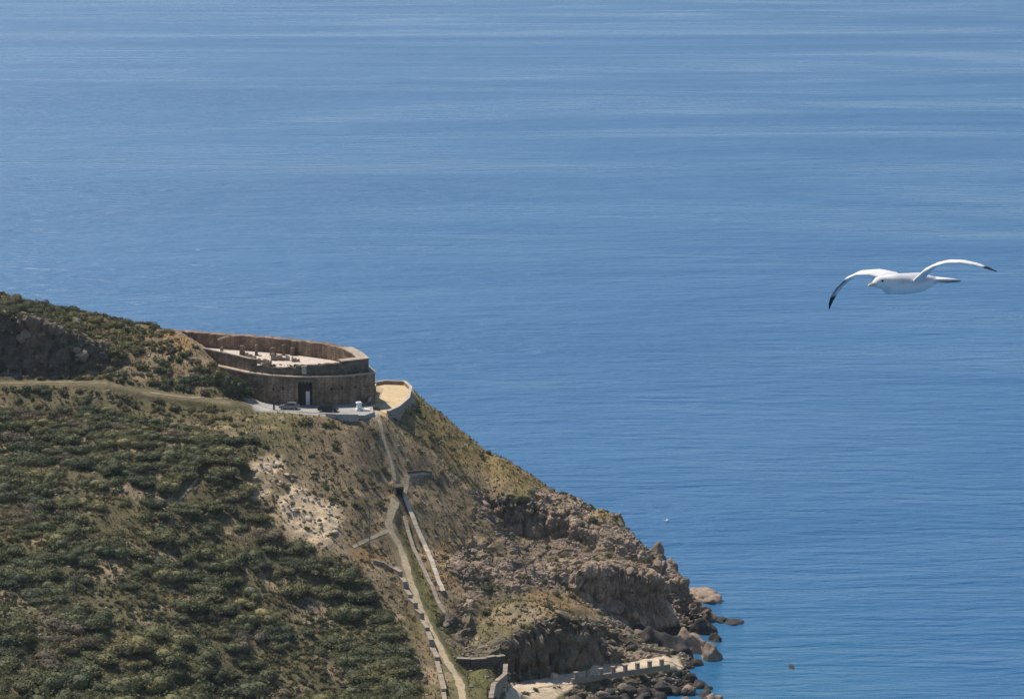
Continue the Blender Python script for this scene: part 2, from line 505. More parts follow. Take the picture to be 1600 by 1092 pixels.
M['darkstone'] = stone_mat('shadowed_field_stone', (0.05, 0.043, 0.037), (0.1, 0.085, 0.07), (0.17, 0.145, 0.12), 1.2, 0.12)  # darker field stone: shadow on the wall faces is put into the colour
M['rockm'] = stone_mat('headland_rock', (0.15, 0.12, 0.092), (0.26, 0.205, 0.155), (0.4, 0.315, 0.235), 0.7, 0.25)
M['rock_pale'] = stone_mat('pale_rock', (0.34, 0.26, 0.18), (0.52, 0.41, 0.295), (0.66, 0.54, 0.40), 0.8, 0.2)
M['rock_tan'] = stone_mat('tan_sea_rock', (0.16, 0.12, 0.09), (0.33, 0.25, 0.185), (0.47, 0.36, 0.27), 0.9, 0.3)
M['rock_dark'] = stone_mat('wet_shaded_rock', (0.022, 0.022, 0.021), (0.055, 0.052, 0.048), (0.13, 0.115, 0.1), 0.7, 0.25)  # dark from wetness, and from shade put into the colour
M['void'] = plain_mat('dark_interior', (0.012, 0.011, 0.01))  # near-black paints the shade inside openings; also used for the gull's eyes
M['wood'] = plain_mat('old_dark_wood', (0.035, 0.028, 0.022), 0.8)
M['pole'] = plain_mat('tarred_pole_wood', (0.17, 0.125, 0.095), 0.85)
M['whitewash'] = plain_mat('whitewash', (0.72, 0.7, 0.66), 0.8, 0.2, 0, 0.08)
M['car_grey'] = plain_mat('grey_car_paint', (0.2, 0.2, 0.23), 0.25, 0.5, 0.3, 0.03)
M['car_dark'] = plain_mat('dark_green_car_paint', (0.016, 0.025, 0.024), 0.25, 0.5, 0.2, 0.03)
M['glass'] = plain_mat('car_glass', (0.015, 0.018, 0.022), 0.08, 0.5, 0, 0.02)
M['tyre'] = plain_mat('tyre_rubber', (0.02, 0.02, 0.02), 0.9)
M['rim'] = plain_mat('wheel_metal', (0.4, 0.4, 0.41), 0.4, 0.5, 0.8)
M['lamp'] = plain_mat('lamp_lens', (0.55, 0.55, 0.52), 0.2, 0.5)

def ground_mat():
    m, nt, b = mat('hillside_ground', 0.95, 0.15)
    at = node(nt, 'ShaderNodeAttribute', attribute_name='soil')
    tc = node(nt, 'ShaderNodeNewGeometry')
    n1 = noise_node(nt, tc.outputs['Position'], 0.55, 6, 0.7)
    n2 = noise_node(nt, tc.outputs['Position'], 2.6, 5, 0.7)
    r1 = ramp(nt, [(0.25, (0.55, 0.56, 0.52)), (0.5, (0.95, 0.95, 0.95)), (0.75, (1.4, 1.34, 1.28))])
    nt.links.new(n1.outputs[0], r1.inputs[0])
    r2 = ramp(nt, [(0.3, (0.6, 0.6, 0.6)), (0.7, (1.35, 1.33, 1.3))])
    nt.links.new(n2.outputs[0], r2.inputs[0])
    c = mixc(nt, 'MULTIPLY', 1.0, at.outputs[0], r1.outputs[0])
    c = mixc(nt, 'MULTIPLY', 1.0, c, r2.outputs[0])
    nt.links.new(c, b.inputs['Base Color'])
    bumped(nt, b, n2.outputs[0], 0.9, 0.3)
    return m

def leaf_mat(name, stops, objrand=True, trans=0.25):
    m, nt, b = mat(name, 0.75, 0.2)
    tc = node(nt, 'ShaderNodeNewGeometry')
    r = ramp(nt, stops)
    if objrand:
        oi = node(nt, 'ShaderNodeObjectInfo')
        a = oi.outputs['Random']
    else:
        at = node(nt, 'ShaderNodeAttribute', attribute_name='tint')
        a = at.outputs['Fac']
    dn = noise_node(nt, tc.outputs['Position'], 0.075, 3, 0.55)
    mr = node(nt, 'ShaderNodeMapRange')
    mr.inputs['From Min'].default_value = 0.33; mr.inputs['From Max'].default_value = 0.67
    mr.inputs['To Min'].default_value = 0.0; mr.inputs['To Max'].default_value = 0.68
    nt.links.new(dn.outputs[0], mr.inputs['Value'])
    ma = node(nt, 'ShaderNodeMath', operation='MULTIPLY_ADD')
    ma.inputs[1].default_value = 0.36
    nt.links.new(a, ma.inputs[0]); nt.links.new(mr.outputs[0], ma.inputs[2])
    nt.links.new(ma.outputs[0], r.inputs[0])
    r2 = ramp(nt, [(0.0, (0.55, 0.58, 0.58)), (1.0, (1.75, 1.62, 1.4))])
    nt.links.new(tc.outputs['Random Per Island'], r2.inputs[0])
    c = mixc(nt, 'MULTIPLY', 1.0, r.outputs[0], r2.outputs[0])
    nt.links.new(c, b.inputs['Base Color'])
    tr = node(nt, 'ShaderNodeBsdfTranslucent')
    nt.links.new(c, tr.inputs['Color'])
    mx = node(nt, 'ShaderNodeMixShader')
    mx.inputs[0].default_value = trans
    nt.links.new(b.outputs[0], mx.inputs[1]); nt.links.new(tr.outputs[0], mx.inputs[2])
    nt.links.new(mx.outputs[0], nt.nodes['Material Output'].inputs[0])
    return m

GREEN = [(0.0, (0.050, 0.064, 0.042)), (0.25, (0.078, 0.094, 0.054)), (0.5, (0.110, 0.120, 0.064)), (0.75, (0.155, 0.15, 0.074)), (1.0, (0.20, 0.175, 0.09))]
BROWN = [(0.0, (0.092, 0.082, 0.066)), (0.4, (0.135, 0.115, 0.084)), (0.7, (0.165, 0.135, 0.085)), (1.0, (0.2, 0.16, 0.095))]
STRAW = [(0.0, (0.12, 0.11, 0.05)), (0.35, (0.18, 0.15, 0.075)), (0.7, (0.25, 0.19, 0.09)), (1.0, (0.31, 0.2, 0.08))]
M['leaf'] = leaf_mat('evergreen_leaves', GREEN)
M['leaf_brown'] = leaf_mat('dry_shrub_leaves', BROWN)
M['scrub'] = leaf_mat('scrub_leaves', GREEN, False)
M['scrub_brown'] = leaf_mat('dry_scrub_leaves', BROWN, False)
M['straw'] = leaf_mat('dry_grass_blades', STRAW, False)

# ------------------------------------------------------------------ mesh helpers
class MB:
    def __init__(self):
        self.v, self.f, self.s = [], [], []
    def add(self, vs, fs, slot=0):
        o = len(self.v)
        self.v.extend([tuple(map(float, p)) for p in vs])
        self.f.extend([tuple(i + o for i in f) for f in fs])
        self.s.extend([slot] * len(fs))
    def box(self, c, s, rz=0.0, slot=0, taper=1.0):
        ca, sa = math.cos(rz), math.sin(rz)
        vs = []
        for k in (-1, 1):
            q = taper if k > 0 else 1.0
            for a, b in ((-1, -1), (1, -1), (1, 1), (-1, 1)):
                x, y = a * s[0] / 2 * q, b * s[1] / 2 * q
                vs.append((c[0] + x * ca - y * sa, c[1] + x * sa + y * ca, c[2] + k * s[2] / 2))
        self.add(vs, [(3, 2, 1, 0), (4, 5, 6, 7), (0, 1, 5, 4), (1, 2, 6, 5), (2, 3, 7, 6), (3, 0, 4, 7)], slot)
    def prism(self, poly, z0, z1, slot=0, bottom=True):
        n = len(poly)
        zz0 = z0 if hasattr(z0, '__len__') else [z0] * n
        zz1 = z1 if hasattr(z1, '__len__') else [z1] * n
        vs = [(p[0], p[1], zz0[i]) for i, p in enumerate(poly)] + [(p[0], p[1], zz1[i]) for i, p in enumerate(poly)]
        fs = [(i, (i + 1) % n, n + (i + 1) % n, n + i) for i in range(n)] + [tuple(range(n, 2 * n))]
        if bottom:
            fs.append(tuple(range(n - 1, -1, -1)))
        self.add(vs, fs, slot)
    def tube(self, pts, rads, n=10, slot=0, caps=True):
        pts = [Vector(p) for p in pts]
        vs, fs = [], []
        for i, p in enumerate(pts):
            d = (pts[min(i + 1, len(pts) - 1)] - pts[max(i - 1, 0)]).normalized()
            a = d.cross(Vector((0, 0, 1)) if abs(d.z) < 0.9 else Vector((1, 0, 0))).normalized()
            b = d.cross(a)
            for k in range(n):
                t = 2 * math.pi * k / n
                vs.append(p + (a * math.cos(t) + b * math.sin(t)) * rads[i])
        for i in range(len(pts) - 1):
            for k in range(n):
                fs.append((i * n + k, i * n + (k + 1) % n, (i + 1) * n + (k + 1) % n, (i + 1) * n + k))
        if caps:
            fs.append(tuple(range(n - 1, -1, -1)))
            fs.append(tuple(range((len(pts) - 1) * n, len(pts) * n)))
        self.add(vs, fs, slot)
    def mesh(self, name, mats, smooth=False):
        me = bpy.data.meshes.new(name)
        me.from_pydata(self.v, [], self.f)
        for m in (mats if isinstance(mats, (list, tuple)) else [mats]):
            me.materials.append(m)
        me.polygons.foreach_set('material_index', self.s)
        if smooth:
            me.polygons.foreach_set('use_smooth', [True] * len(self.f))
        bm = bmesh.new(); bm.from_mesh(me)
        bmesh.ops.recalc_face_normals(bm, faces=bm.faces)
        bm.to_mesh(me); bm.free()
        return me
    def obj(self, name, mats, parent=None, smooth=False, loc=None):
        o = bpy.data.objects.new(name, self.mesh(name, mats, smooth))
        COL.objects.link(o)
        if loc is not None:
            o.location = loc
        if parent is not None:
            o.parent = parent
        return o

def np_mesh(name, V, F, mats, smooth=False, tint=None):
    """V (n,3), F (m,k) arrays"""
    me = bpy.data.meshes.new(name)
    k = F.shape[1]
    me.vertices.add(len(V)); me.vertices.foreach_set('co', V.astype(np.float32).ravel())
    me.loops.add(F.size); me.loops.foreach_set('vertex_index', F.astype(np.int32).ravel())
    me.polygons.add(len(F)); me.polygons.foreach_set('loop_start', np.arange(0, F.size, k, dtype=np.int32))
    for m in (mats if isinstance(mats, (list, tuple)) else [mats]):
        me.materials.append(m)
    if smooth:
        me.polygons.foreach_set('use_smooth', np.ones(len(F), bool))
    if tint is not None:
        a = me.attributes.new('tint', 'FLOAT', 'POINT')
        a.data.foreach_set('value', tint.astype(np.float32))
    me.update(calc_edges=True)
    return me

def link(name, me, parent=None, loc=None):
    o = bpy.data.objects.new(name, me)
    COL.objects.link(o)
    if loc is not None:
        o.location = loc
    if parent is not None:
        o.parent = parent
    return o

def tag(o, label=None, cat=None, group=None, kind=None):
    if label: o['label'] = label
    if cat: o['category'] = cat
    if group: o['group'] = group
    if kind: o['kind'] = kind
    return o

def empty(name, loc=(0, 0, 0)):
    o = bpy.data.objects.new(name, None)
    COL.objects.link(o)
    o.location = loc
    o.empty_display_size = 0.5
    return o

# ------------------------------------------------------------------ the hillside sheet
n_y, n_x = XX.shape
Vt = np.stack([VX, VY, VZ], -1).reshape(-1, 3)
idx = np.arange(n_y * n_x).reshape(n_y, n_x)
Ft = np.stack([idx[:-1, :-1], idx[:-1, 1:], idx[1:, 1:], idx[1:, :-1]], -1).reshape(-1, 4)
keep = (VZ.reshape(-1)[Ft].max(1) > -5.5)
Ft = Ft[keep]
gm = np_mesh('hillside', Vt, Ft, ground_mat(), True)
gm.polygons.foreach_set('use_smooth', rock.reshape(-1)[Ft].mean(1) < 0.4)          # bare rock keeps its hard facets

def lerp(a, b, t):
    return a + (np.asarray(b) - a) * t[..., None]
nA = fbm(XX * 0.035, YY * 0.035, H * 0.02, 4, 81)
nB = fbm(XX * 0.13, YY * 0.13, H * 0.1, 4, 82)
nC = fbm(XX * 0.4, YY * 0.4, H * 0.3, 3, 83)
colr = np.zeros(XX.shape + (3,)) + np.array([0.215, 0.165, 0.10])
colr = lerp(colr, [0.155, 0.138, 0.066], sstep(-0.25, 0.4, nA + 0.4 * nB))          # low green growth
colr = lerp(colr, [0.29, 0.222, 0.14], sstep(0.15, 0.7, nB))                        # dry stems
colr = lerp(colr, [0.38, 0.275, 0.165], sstep(0.45, 0.95, nC + 0.4 * nB))             # bare soil
RIDGE = [(640, 620), (700, 650), (780, 705), (960, 790), (940, 815), (860, 790), (760, 740), (690, 700), (640, 660)]
colr = lerp(colr, [0.26, 0.195, 0.075], 0.75 * soft_poly(PXg, PYg, RIDGE, 25))
ORANGE = [[(240, 505), (290, 520), (300, 545), (262, 545), (230, 525)], [(552, 830), (600, 832), (600, 872), (555, 878)], [(690, 850), (775, 850), (790, 900), (740, 925), (690, 905)],
          [(825, 925), (900, 930), (925, 960), (850, 955)], [(640, 700), (660, 705), (655, 735), (630, 730)]]
for i, o_ in enumerate(ORANGE):
    colr = lerp(colr, [0.30, 0.18, 0.075], (0.85, 0.8, 0.6, 0.6, 0.4)[i] * soft_poly(PXg, PYg, o_, 14) * sstep(-0.6, 0.2, nB))
LUSH = [(622, 790), (645, 860), (690, 960), (720, 1030), (790, 1045), (770, 1100), (715, 1050), (655, 930), (630, 850)]
colr = lerp(colr, [0.125, 0.125, 0.045], 0.8 * soft_poly(PXg, PYg, LUSH, 10))
DENSEG = [(-80, 640), (130, 634), (230, 655), (330, 672), (430, 700), (450, 730), (400, 735), (400, 790), (450, 850), (545, 880), (590, 940), (640, 1010), (668, 1130), (-80, 1130)]
colr = lerp(colr, [0.112, 0.100, 0.052], 0.85 * soft_poly(PXg, PYg, DENSEG, 25) * sstep(0.5, -0.3, nB))
VERGE = [(-80, 585), (0, 588), (170, 590), (300, 612), (392, 622), (400, 650), (300, 650), (170, 634), (-80, 630)]
colr = lerp(colr, [0.135, 0.118, 0.06], 0.8 * soft_poly(PXg, PYg, VERGE, 14))
rk = np.zeros(XX.shape + (3,)) + np.array([0.225, 0.168, 0.122])
rk = lerp(rk, [0.37, 0.275, 0.195], sstep(-0.1, 0.6, nB))
rk = lerp(rk, [0.12, 0.112, 0.07], 0.8 * sstep(-0.15, 0.45, nA + 0.35 * nC))
rk = rk * (0.78 + 0.5 * cellv)[..., None]
rk = lerp(rk, [0.06, 0.05, 0.04], 0.6 * crev)
rk = lerp(rk, [0.035, 0.034, 0.032], sstep(2.6, 0.6, VZ + 0.8 * nC) * 0.9)            # wet band at the waterline
rk = lerp(rk, [0.10, 0.085, 0.066], 0.75 * soft_poly(PXg, PYg, [(-400, 400), (0, 470), (200, 520), (200, 600), (-400, 600)], 10))  # left crag darkened: shade on its face is put into the rock colour
colr = colr * (1 - rock[..., None]) + rk * rock[..., None]
colr = lerp(colr, [0.64, 0.49, 0.32], scar)
for pl, c in ((FORE, [0.4, 0.385, 0.36]), (YARD, [0.5, 0.39, 0.23]), (WALK, [0.56, 0.45, 0.32])):
    colr = lerp(colr, c, soft_poly(PXg, PYg, pl, 4))
for rt, w in ((ROAD, 2.2), (TRAIL_A, 3), (TRAIL_B, 4), (TRAIL_C, 2.5), (TRAIL_D, 2.5), (TRAIL_E, 2)):
    colr = lerp(colr, [0.3, 0.24, 0.16], (0.25 if rt is ROAD else 0.8) * sstep(w * 1.7, w * 0.8, poly_dist(PXg, PYg, rt, False)))
ca = gm.color_attributes.new('soil', 'FLOAT_COLOR', 'POINT')
c4 = np.ones((n_y * n_x, 4), np.float32); c4[:, :3] = np.clip(colr.reshape(-1, 3), 0, 1)
ca.data.foreach_set('color', c4.ravel())
tag(link('hillside', gm), kind='structure')

# ------------------------------------------------------------------ the sea
def sea_mat():
    m, nt, b = mat('sea_water', 0.12, 0.5)
    tc = node(nt, 'ShaderNodeNewGeometry')
    pos = tc.outputs['Position']
    def mapped(sx, sy, rz=0.0):
        mp = node(nt, 'ShaderNodeMapping')
        mp.inputs['Scale'].default_value = (sx, sy, 1)
        mp.inputs['Rotation'].default_value = (0, 0, rz)
        nt.links.new(pos, mp.inputs[0])
        return mp.outputs[0]
    w1 = noise_node(nt, mapped(0.055, 0.23, R(4)), 1.0, 4, 0.55, 0.5)
    w2 = noise_node(nt, mapped(0.22, 0.75, R(-5)), 1.0, 4, 0.6, 0.3)
    w3 = noise_node(nt, mapped(0.012, 0.035, R(4)), 1.0, 3, 0.55, 0.6)
    slick = noise_node(nt, mapped(0.0016, 0.0060, R(-7)), 1.0, 6, 0.62, 1.6)
    sr = ramp(nt, [(0.34, (0.5, 0.5, 0.5)), (0.64, (1, 1, 1))])
    nt.links.new(slick.outputs[0], sr.inputs[0])
    def math_(op, a, bb):
        n = node(nt, 'ShaderNodeMath', operation=op)
        for s, v in ((n.inputs[0], a), (n.inputs[1], bb)):
            if isinstance(v, (int, float)): s.default_value = v
            else: nt.links.new(v, s)
        return n.outputs[0]
    h = math_('ADD', math_('MULTIPLY', w1.outputs[0], 2.4), math_('MULTIPLY', w2.outputs[0], 0.75))
    h = math_('ADD', h, math_('MULTIPLY', w3.outputs[0], 3.5))
    h = math_('MULTIPLY', h, sr.outputs[0])
    bp = node(nt, 'ShaderNodeBump')
    bp.inputs['Strength'].default_value = 1.0
    bp.inputs['Distance'].default_value = 1.0
    nt.links.new(h, bp.inputs['Height'])
    nt.links.new(bp.outputs[0], b.inputs['Normal'])
    nt.links.new(math_('MULTIPLY', sr.outputs[0], 0.40), b.inputs['Roughness'])
    deep = noise_node(nt, mapped(0.004, 0.006), 1.0, 3)
    cr = ramp(nt, [(0.3, (0.02, 0.104, 0.235)), (0.7, (0.024, 0.116, 0.255))])
    nt.links.new(deep.outputs[0], cr.inputs[0])
    # shallow water over the shelf round the headland
    sx = node(nt, 'ShaderNodeSeparateXYZ'); nt.links.new(pos, sx.inputs[0])
    dx = math_('MULTIPLY', math_('SUBTRACT', sx.outputs[0], 48.0), 0.022)
    dy = math_('MULTIPLY', math_('SUBTRACT', sx.outputs[1], 545.0), 0.010)
    dd = math_('ADD', math_('MULTIPLY', dx, dx), math_('MULTIPLY', dy, dy))
    dr = ramp(nt, [(0.0, (0.32, 0.32, 0.32)), (0.9, (0, 0, 0))])
    nt.links.new(dd, dr.inputs[0])
    c = mixc(nt, 'MIX', dr.outputs[0], cr.outputs[0], (0.022, 0.135, 0.215))
    nt.links.new(c, b.inputs['Base Color'])
    b.inputs['IOR'].default_value = 1.333
    return m
sb = MB()
sb.add([(-15000, -6000, 0), (15000, -6000, 0), (15000, 24000, 0), (-15000, 24000, 0)], [(0, 1, 2, 3)])
tag(sb.obj('sea', sea_mat()), kind='structure')
# ------------------------------------------------------------------ draped routes
def resample(pl, step):
    pl = [np.asarray(p, float) for p in pl]
    out = [pl[0]]
    for a, b in zip(pl[:-1], pl[1:]):
        n = max(1, int(round(np.linalg.norm((b - a)[:2]) / step)))
        for k in range(1, n + 1):
            out.append(a + (b - a) * k / n)
    return out

def smooth_line(pl, it=2):
    pl = [np.asarray(p, float) for p in pl]
    for _ in range(it):
        q = [pl[0]]
        for a, b in zip(pl[:-1], pl[1:]):
            q += [a * .75 + b * .25, a * .25 + b * .75]
        pl = q + [pl[-1]]
    return pl

def path(name, route, width, m, label=None, lift=0.07):
    pl = resample(smooth_line([hit(*p) for p in route]), 0.8)
    vs, fs = [], []
    K = 5
    for i, p in enumerate(pl):
        d = pl[min(i + 1, len(pl) - 1)] - pl[max(i - 1, 0)]
        d = d[:2] / (np.linalg.norm(d[:2]) + 1e-9)
        nrm = np.array([-d[1], d[0]])
        w = width * (1 + 0.28 * math.sin(i * 0.9) * math.sin(i * 0.37 + 1))
        for k in range(K):
            q = p[:2] + nrm * w * (k / (K - 1) - 0.5)
            vs.append((q[0], q[1], float(tz(q[0], q[1])) + lift))
    for i in range(len(pl) - 1):
        for k in range(K - 1):
            fs.append((i * K + k, i * K + k + 1, (i + 1) * K + k + 1, (i + 1) * K + k))
    b = MB(); b.add(vs, fs)
    o = b.obj(name, m, smooth=True)
    return tag(o, kind='structure')

path('road', ROAD[4:], 0.6, M['road'])
path('road', ROAD[:4], 0.4, M['road'])
for tr, w in ((TRAIL_A, 0.75), (TRAIL_B, 1.45), (TRAIL_C, 0.6), (TRAIL_D, 0.55), (TRAIL_E, 0.6)):
    path('footpath', tr, w, M['trail'])
WALK_LINE = [(796, 1092), (808, 1077), (850, 1067), (900, 1058), (950, 1049), (1000, 1041), (1054, 1034)]
path('walkway', WALK_LINE, 3.6, M['quay'], lift=0.10)

# ------------------------------------------------------------------ polygon helpers (plan view, counter-clockwise)
def offset_poly(poly, d):
    n = len(poly); out = []
    for i in range(n):
        p0, p1, p2 = np.array(poly[i - 1]), np.array(poly[i]), np.array(poly[(i + 1) % n])
        e0 = (p1 - p0) / np.linalg.norm(p1 - p0); e1 = (p2 - p1) / np.linalg.norm(p2 - p1)
        n0, n1 = np.array([e0[1], -e0[0]]), np.array([e1[1], -e1[0]])
        b = n0 + n1; b /= np.linalg.norm(b)
        out.append(tuple(p1 + b * d / max(0.45, float(b @ n0))))
    return out

def wall_panel(mb, p0, p1, z0, z1, holes=(), depth=0.8, slot=0, vslot=1):
    """outer skin from p0 to p1 with recessed openings; holes: (u0,u1,v0,v1) in metres"""
    p0, p1 = np.array(p0[:2]), np.array(p1[:2])
    L = np.linalg.norm(p1 - p0); e = (p1 - p0) / L; nrm = np.array([e[1], -e[0]])
    us = sorted({0.0, L, *[h[0] for h in holes], *[h[1] for h in holes]})
    vs_ = sorted({z0, z1, *[h[2] for h in holes], *[h[3] for h in holes]})
    def pt(u, v, d=0.0):
        q = p0 + e * u - nrm * d
        return (q[0], q[1], v)
    for i in range(len(us) - 1):
        for j in range(len(vs_) - 1):
            u0, u1, v0, v1 = us[i], us[i + 1], vs_[j], vs_[j + 1]
            if any(h[0] - 1e-6 <= u0 and u1 <= h[1] + 1e-6 and h[2] - 1e-6 <= v0 and v1 <= h[3] + 1e-6 for h in holes):
                continue
            mb.add([pt(u0, v0), pt(u1, v0), pt(u1, v1), pt(u0, v1)], [(0, 1, 2, 3)], slot)
    for u0, u1, v0, v1 in holes:
        a = [pt(u0, v0), pt(u1, v0), pt(u1, v1), pt(u0, v1)]
        b = [pt(u0, v0, depth), pt(u1, v0, depth), pt(u1, v1, depth), pt(u0, v1, depth)]
        mb.add(a + b, [(0, 1, 5, 4), (1, 2, 6, 5), (2, 3, 7, 6), (3, 0, 4, 7)], slot)
        mb.add(b, [(0, 1, 2, 3)], vslot)

# ------------------------------------------------------------------ the fort
fort = empty('fort', tuple(P(480, 632, z=45.0)))
tag(fort, 'old stone fort with an open ruined courtyard above the sea', 'fort')
FB = np.array(fort.location)

def fpart(mb, name, m, parent=fort, smooth=False):
    """vertices are given in world coordinates; parts hang from the fort's base"""
    base = FB
    mb.v = [tuple(np.array(v) - base) for v in mb.v]
    return mb.obj(name, m, parent, smooth)

rim = RIMXY
NR = len(rim)
low = offset_poly(rim, 1.2)
inn = offset_poly(rim, -1.9)
Z_LEDGE, Z_COURT = 51.2, 50.9

# lower wall with loopholes and the gate opening
mb = MB()
FRONT = {2: [0.66], 3: [0.12, 0.52], 5: [0.55, 0.93], 6: [0.36]}
GATE_EDGE = 4
loop_pos = []
for i in range(NR):
    p0, p1 = np.array(low[i]), np.array(low[(i + 1) % NR])
    L = np.linalg.norm(p1 - p0)
    holes = []
    if i in FRONT:
        for q in FRONT[i]:
            holes.append((q * L - 0.2, q * L + 0.2, 48.3 + 0.15 * math.sin(9 * q + i), 48.95 + 0.15 * math.sin(9 * q + i)))
    if i == GATE_EDGE:
        holes.append((0.12 * L, 0.86 * L, 44.9, 50.2))
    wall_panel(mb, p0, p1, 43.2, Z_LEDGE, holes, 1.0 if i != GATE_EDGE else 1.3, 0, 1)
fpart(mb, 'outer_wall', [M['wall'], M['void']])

# gate: dark wooden portal, a narrow white panel painting the lit passage through it
p0, p1 = np.array(low[GATE_EDGE]), np.array(low[(GATE_EDGE + 1) % NR])
ge = (p1 - p0); gL = np.linalg.norm(ge); ge /= gL; gn = np.array([ge[1], -ge[0]]); grz = math.atan2(ge[1], ge[0])
def gpt(u, d, z):
    q = p0 + ge * u * gL + gn * d
    return (q[0], q[1], z)
mb = MB(); mb.box(gpt(0.49, -1.0, 47.4), (0.70 * gL, 0.25, 5.0), grz)
gate = fpart(mb, 'gate', M['wood'])
mb = MB(); mb.box(gpt(0.60, -0.80, 46.55), (0.85, 0.12, 3.1), grz)
fpart(mb, 'lit_passage', M['whitewash'], gate)
for u in (0.10, 0.89):
    mb = MB(); mb.box(gpt(u, 0.10, 47.7), (0.5, 0.5, 5.4), grz)
    fpart(mb, 'gate_pier', M['wall'])
mb = MB(); mb.box(gpt(0.49, 0.22, 50.62), (0.92 * gL, 0.7, 0.42), grz)
fpart(mb, 'gate_lintel', M['wall_old'])
for u in (0.16, 0.34, 0.5, 0.66, 0.84):
    mb = MB(); mb.box(gpt(u, 0.25, 50.2), (0.25, 0.6, 0.4), grz, taper=1.0)
    fpart(mb, 'corbel', M['wall_old'])
q0 = np.array(rim[GATE_EDGE]); q1 = np.array(rim[GATE_EDGE + 1])
qc = q0 + (q1 - q0) * 0.42 + gn * 0.12
mb = MB(); mb.box((qc[0], qc[1], 52.55), (1.0, 0.24, 1.5), grz); mb.box((qc[0], qc[1], 53.42), (1.25, 0.36, 0.22), grz)
fpart(mb, 'plaque', M['pale'])

# ledge (string course) round the wall
lo2, li2 = offset_poly(rim, 1.42), offset_poly(rim, -0.2)
mb = MB()
for i in range(NR):
    j = (i + 1) % NR
    mb.prism([lo2[i], lo2[j], li2[j], li2[i]], Z_LEDGE + 0.003, Z_LEDGE + 0.30)
fpart(mb, 'ledge', M['coping'])

# upper ring: front parapet is low, weathered and overgrown; side and rear rampart higher
def ring_piece(i0, i1, name, m, z0, topf, step=0.8, outer=rim, inner=inn):
    po = resample([np.array([*outer[k % NR], 0]) for k in range(i0, i1 + 1)], step)
    pi = []
    cum = 0
    for k in range(i0, i1):
        a0, a1 = np.array(outer[k % NR]), np.array(outer[(k + 1) % NR])
        n = max(1, int(round(np.linalg.norm(a1 - a0) / step)))
        b0, b1 = np.array(inner[k % NR]), np.array(inner[(k + 1) % NR])
        for q in range(n):
            pi.append(b0 + (b1 - b0) * q / n)
    pi.append(np.array(inner[i1 % NR]))
    n = len(po)
    t = [topf(k / (n - 1)) + 0.10 * math.sin(k * 1.3) * math.sin(k * 0.37 + 2) + random.uniform(-0.09, 0.09) for k in range(n)]
    vs, fs = [], []
    for k in range(n):
        vs += [(po[k][0], po[k][1], z0), (po[k][0], po[k][1], t[k]), (pi[k][0], pi[k][1], t[k] - 0.1), (pi[k][0], pi[k][1], z0 - 1.0)]
    for k in range(n - 1):
        a, b = 4 * k, 4 * k + 4
        fs += [(a, b, b + 1, a + 1), (a + 1, b + 1, b + 2, a + 2), (a + 2, b + 2, b + 3, a + 3)]
    fs += [(0, 1, 2, 3), (4 * n - 1, 4 * n - 2, 4 * n - 3, 4 * n - 4)]
    mb = MB(); mb.add(vs, fs)
    return fpart(mb, name, m)

zb = Z_LEDGE + 0.303
ring_piece(0, 2, 'side_parapet', M['wall_rear'], zb, lambda t: 54.2 - 0.2 * t)
ring_piece(2, 4, 'front_parapet', M['wall_old'], zb, lambda t: 52.7 + 0.6 * t + 0.35 * math.sin(t * 7) * math.sin(t * 4))
ring_piece(4, 7, 'front_parapet', M['wall_old'], zb, lambda t: 53.5 + 0.7 * t)
ring_piece(7, 10, 'rampart', M['wall_rear'], zb, lambda t: 54.2)
ring_piece(10, NR, 'rampart', M['wall_rear'], zb, lambda t: 54.2)
# pale coping along the rampart walk at the seaward corner
c0, c1 = offset_poly(rim, 0.15), offset_poly(rim, -2.3)
for k in (6, 7, 8):
    mb = MB(); mb.prism([c0[k], c0[k + 1], c1[k + 1], c1[k]], 54.18, 54.42)
    fpart(mb, 'coping', M['coping'])
c0, c1 = offset_poly(rim, 0.12), offset_poly(rim, -0.45)
for k in (0, 1):
    mb = MB(); mb.prism([c0[k], c0[k + 1], c1[k + 1], c1[k]], [54.28, 54.1 + 0.1 * (1 - k), 54.1 + 0.1 * (1 - k), 54.28], [54.5, 54.3 + 0.1 * (1 - k), 54.3 + 0.1 * (1 - k), 54.5])
    fpart(mb, 'coping', M['coping'])
mb = MB(); mb.prism([tuple(p) for p in inn], Z_COURT - 0.5, Z_COURT)
fpart(mb, 'courtyard', M['court'])
# vault fronts against the rear rampart: piers with pale bays between them
def cpt(px, py, z=Z_COURT):
    return P(px, py, z=z)
for px, w in ((346, 0.7), (378, 1.2), (400, 0.6), (426, 1.4), (442, 0.6), (457, 1.1), (475, 1.2), (496, 0.8)):
    c = cpt(px, 556)
    mb = MB(); hh = 1.5 + 0.7 * math.sin(px * 0.9) ** 2; mb.box((c[0], c[1] + 1.0, Z_COURT + hh / 2), (w, 1.3, hh), taper=0.9); mb.box((c[0], c[1] + 1.0, Z_COURT + hh + 0.1), (w * 0.6, 1.0, 0.2), 0.2)
    fpart(mb, 'pier', M['wall_rear'])
for px, py, w, h, rz in ((405, 566, 3.4, 1.1, 0.1), (438, 563, 4.2, 1.5, -0.08), (418, 571, 2.2, 1.6, 0.9), (462, 565, 1.8, 1.1, 0.0), (392, 560, 2.6, 1.2, -0.5)):
    c = cpt(px, py)
    mb = MB()
    n = 5
    for k in range(n):
        x = (k + 0.5) / n * w - w / 2
        mb.box((c[0] + x * math.cos(rz), c[1] + x * math.sin(rz), Z_COURT + h * (0.5 - 0.12 * (k % 2) - 0.05 * k)), (w / n * 0.995, 0.6, 2 * h * (0.5 - 0.12 * (k % 2) - 0.05 * k)), rz)
    fpart(mb, 'ruined_wall', M['fieldstone'])
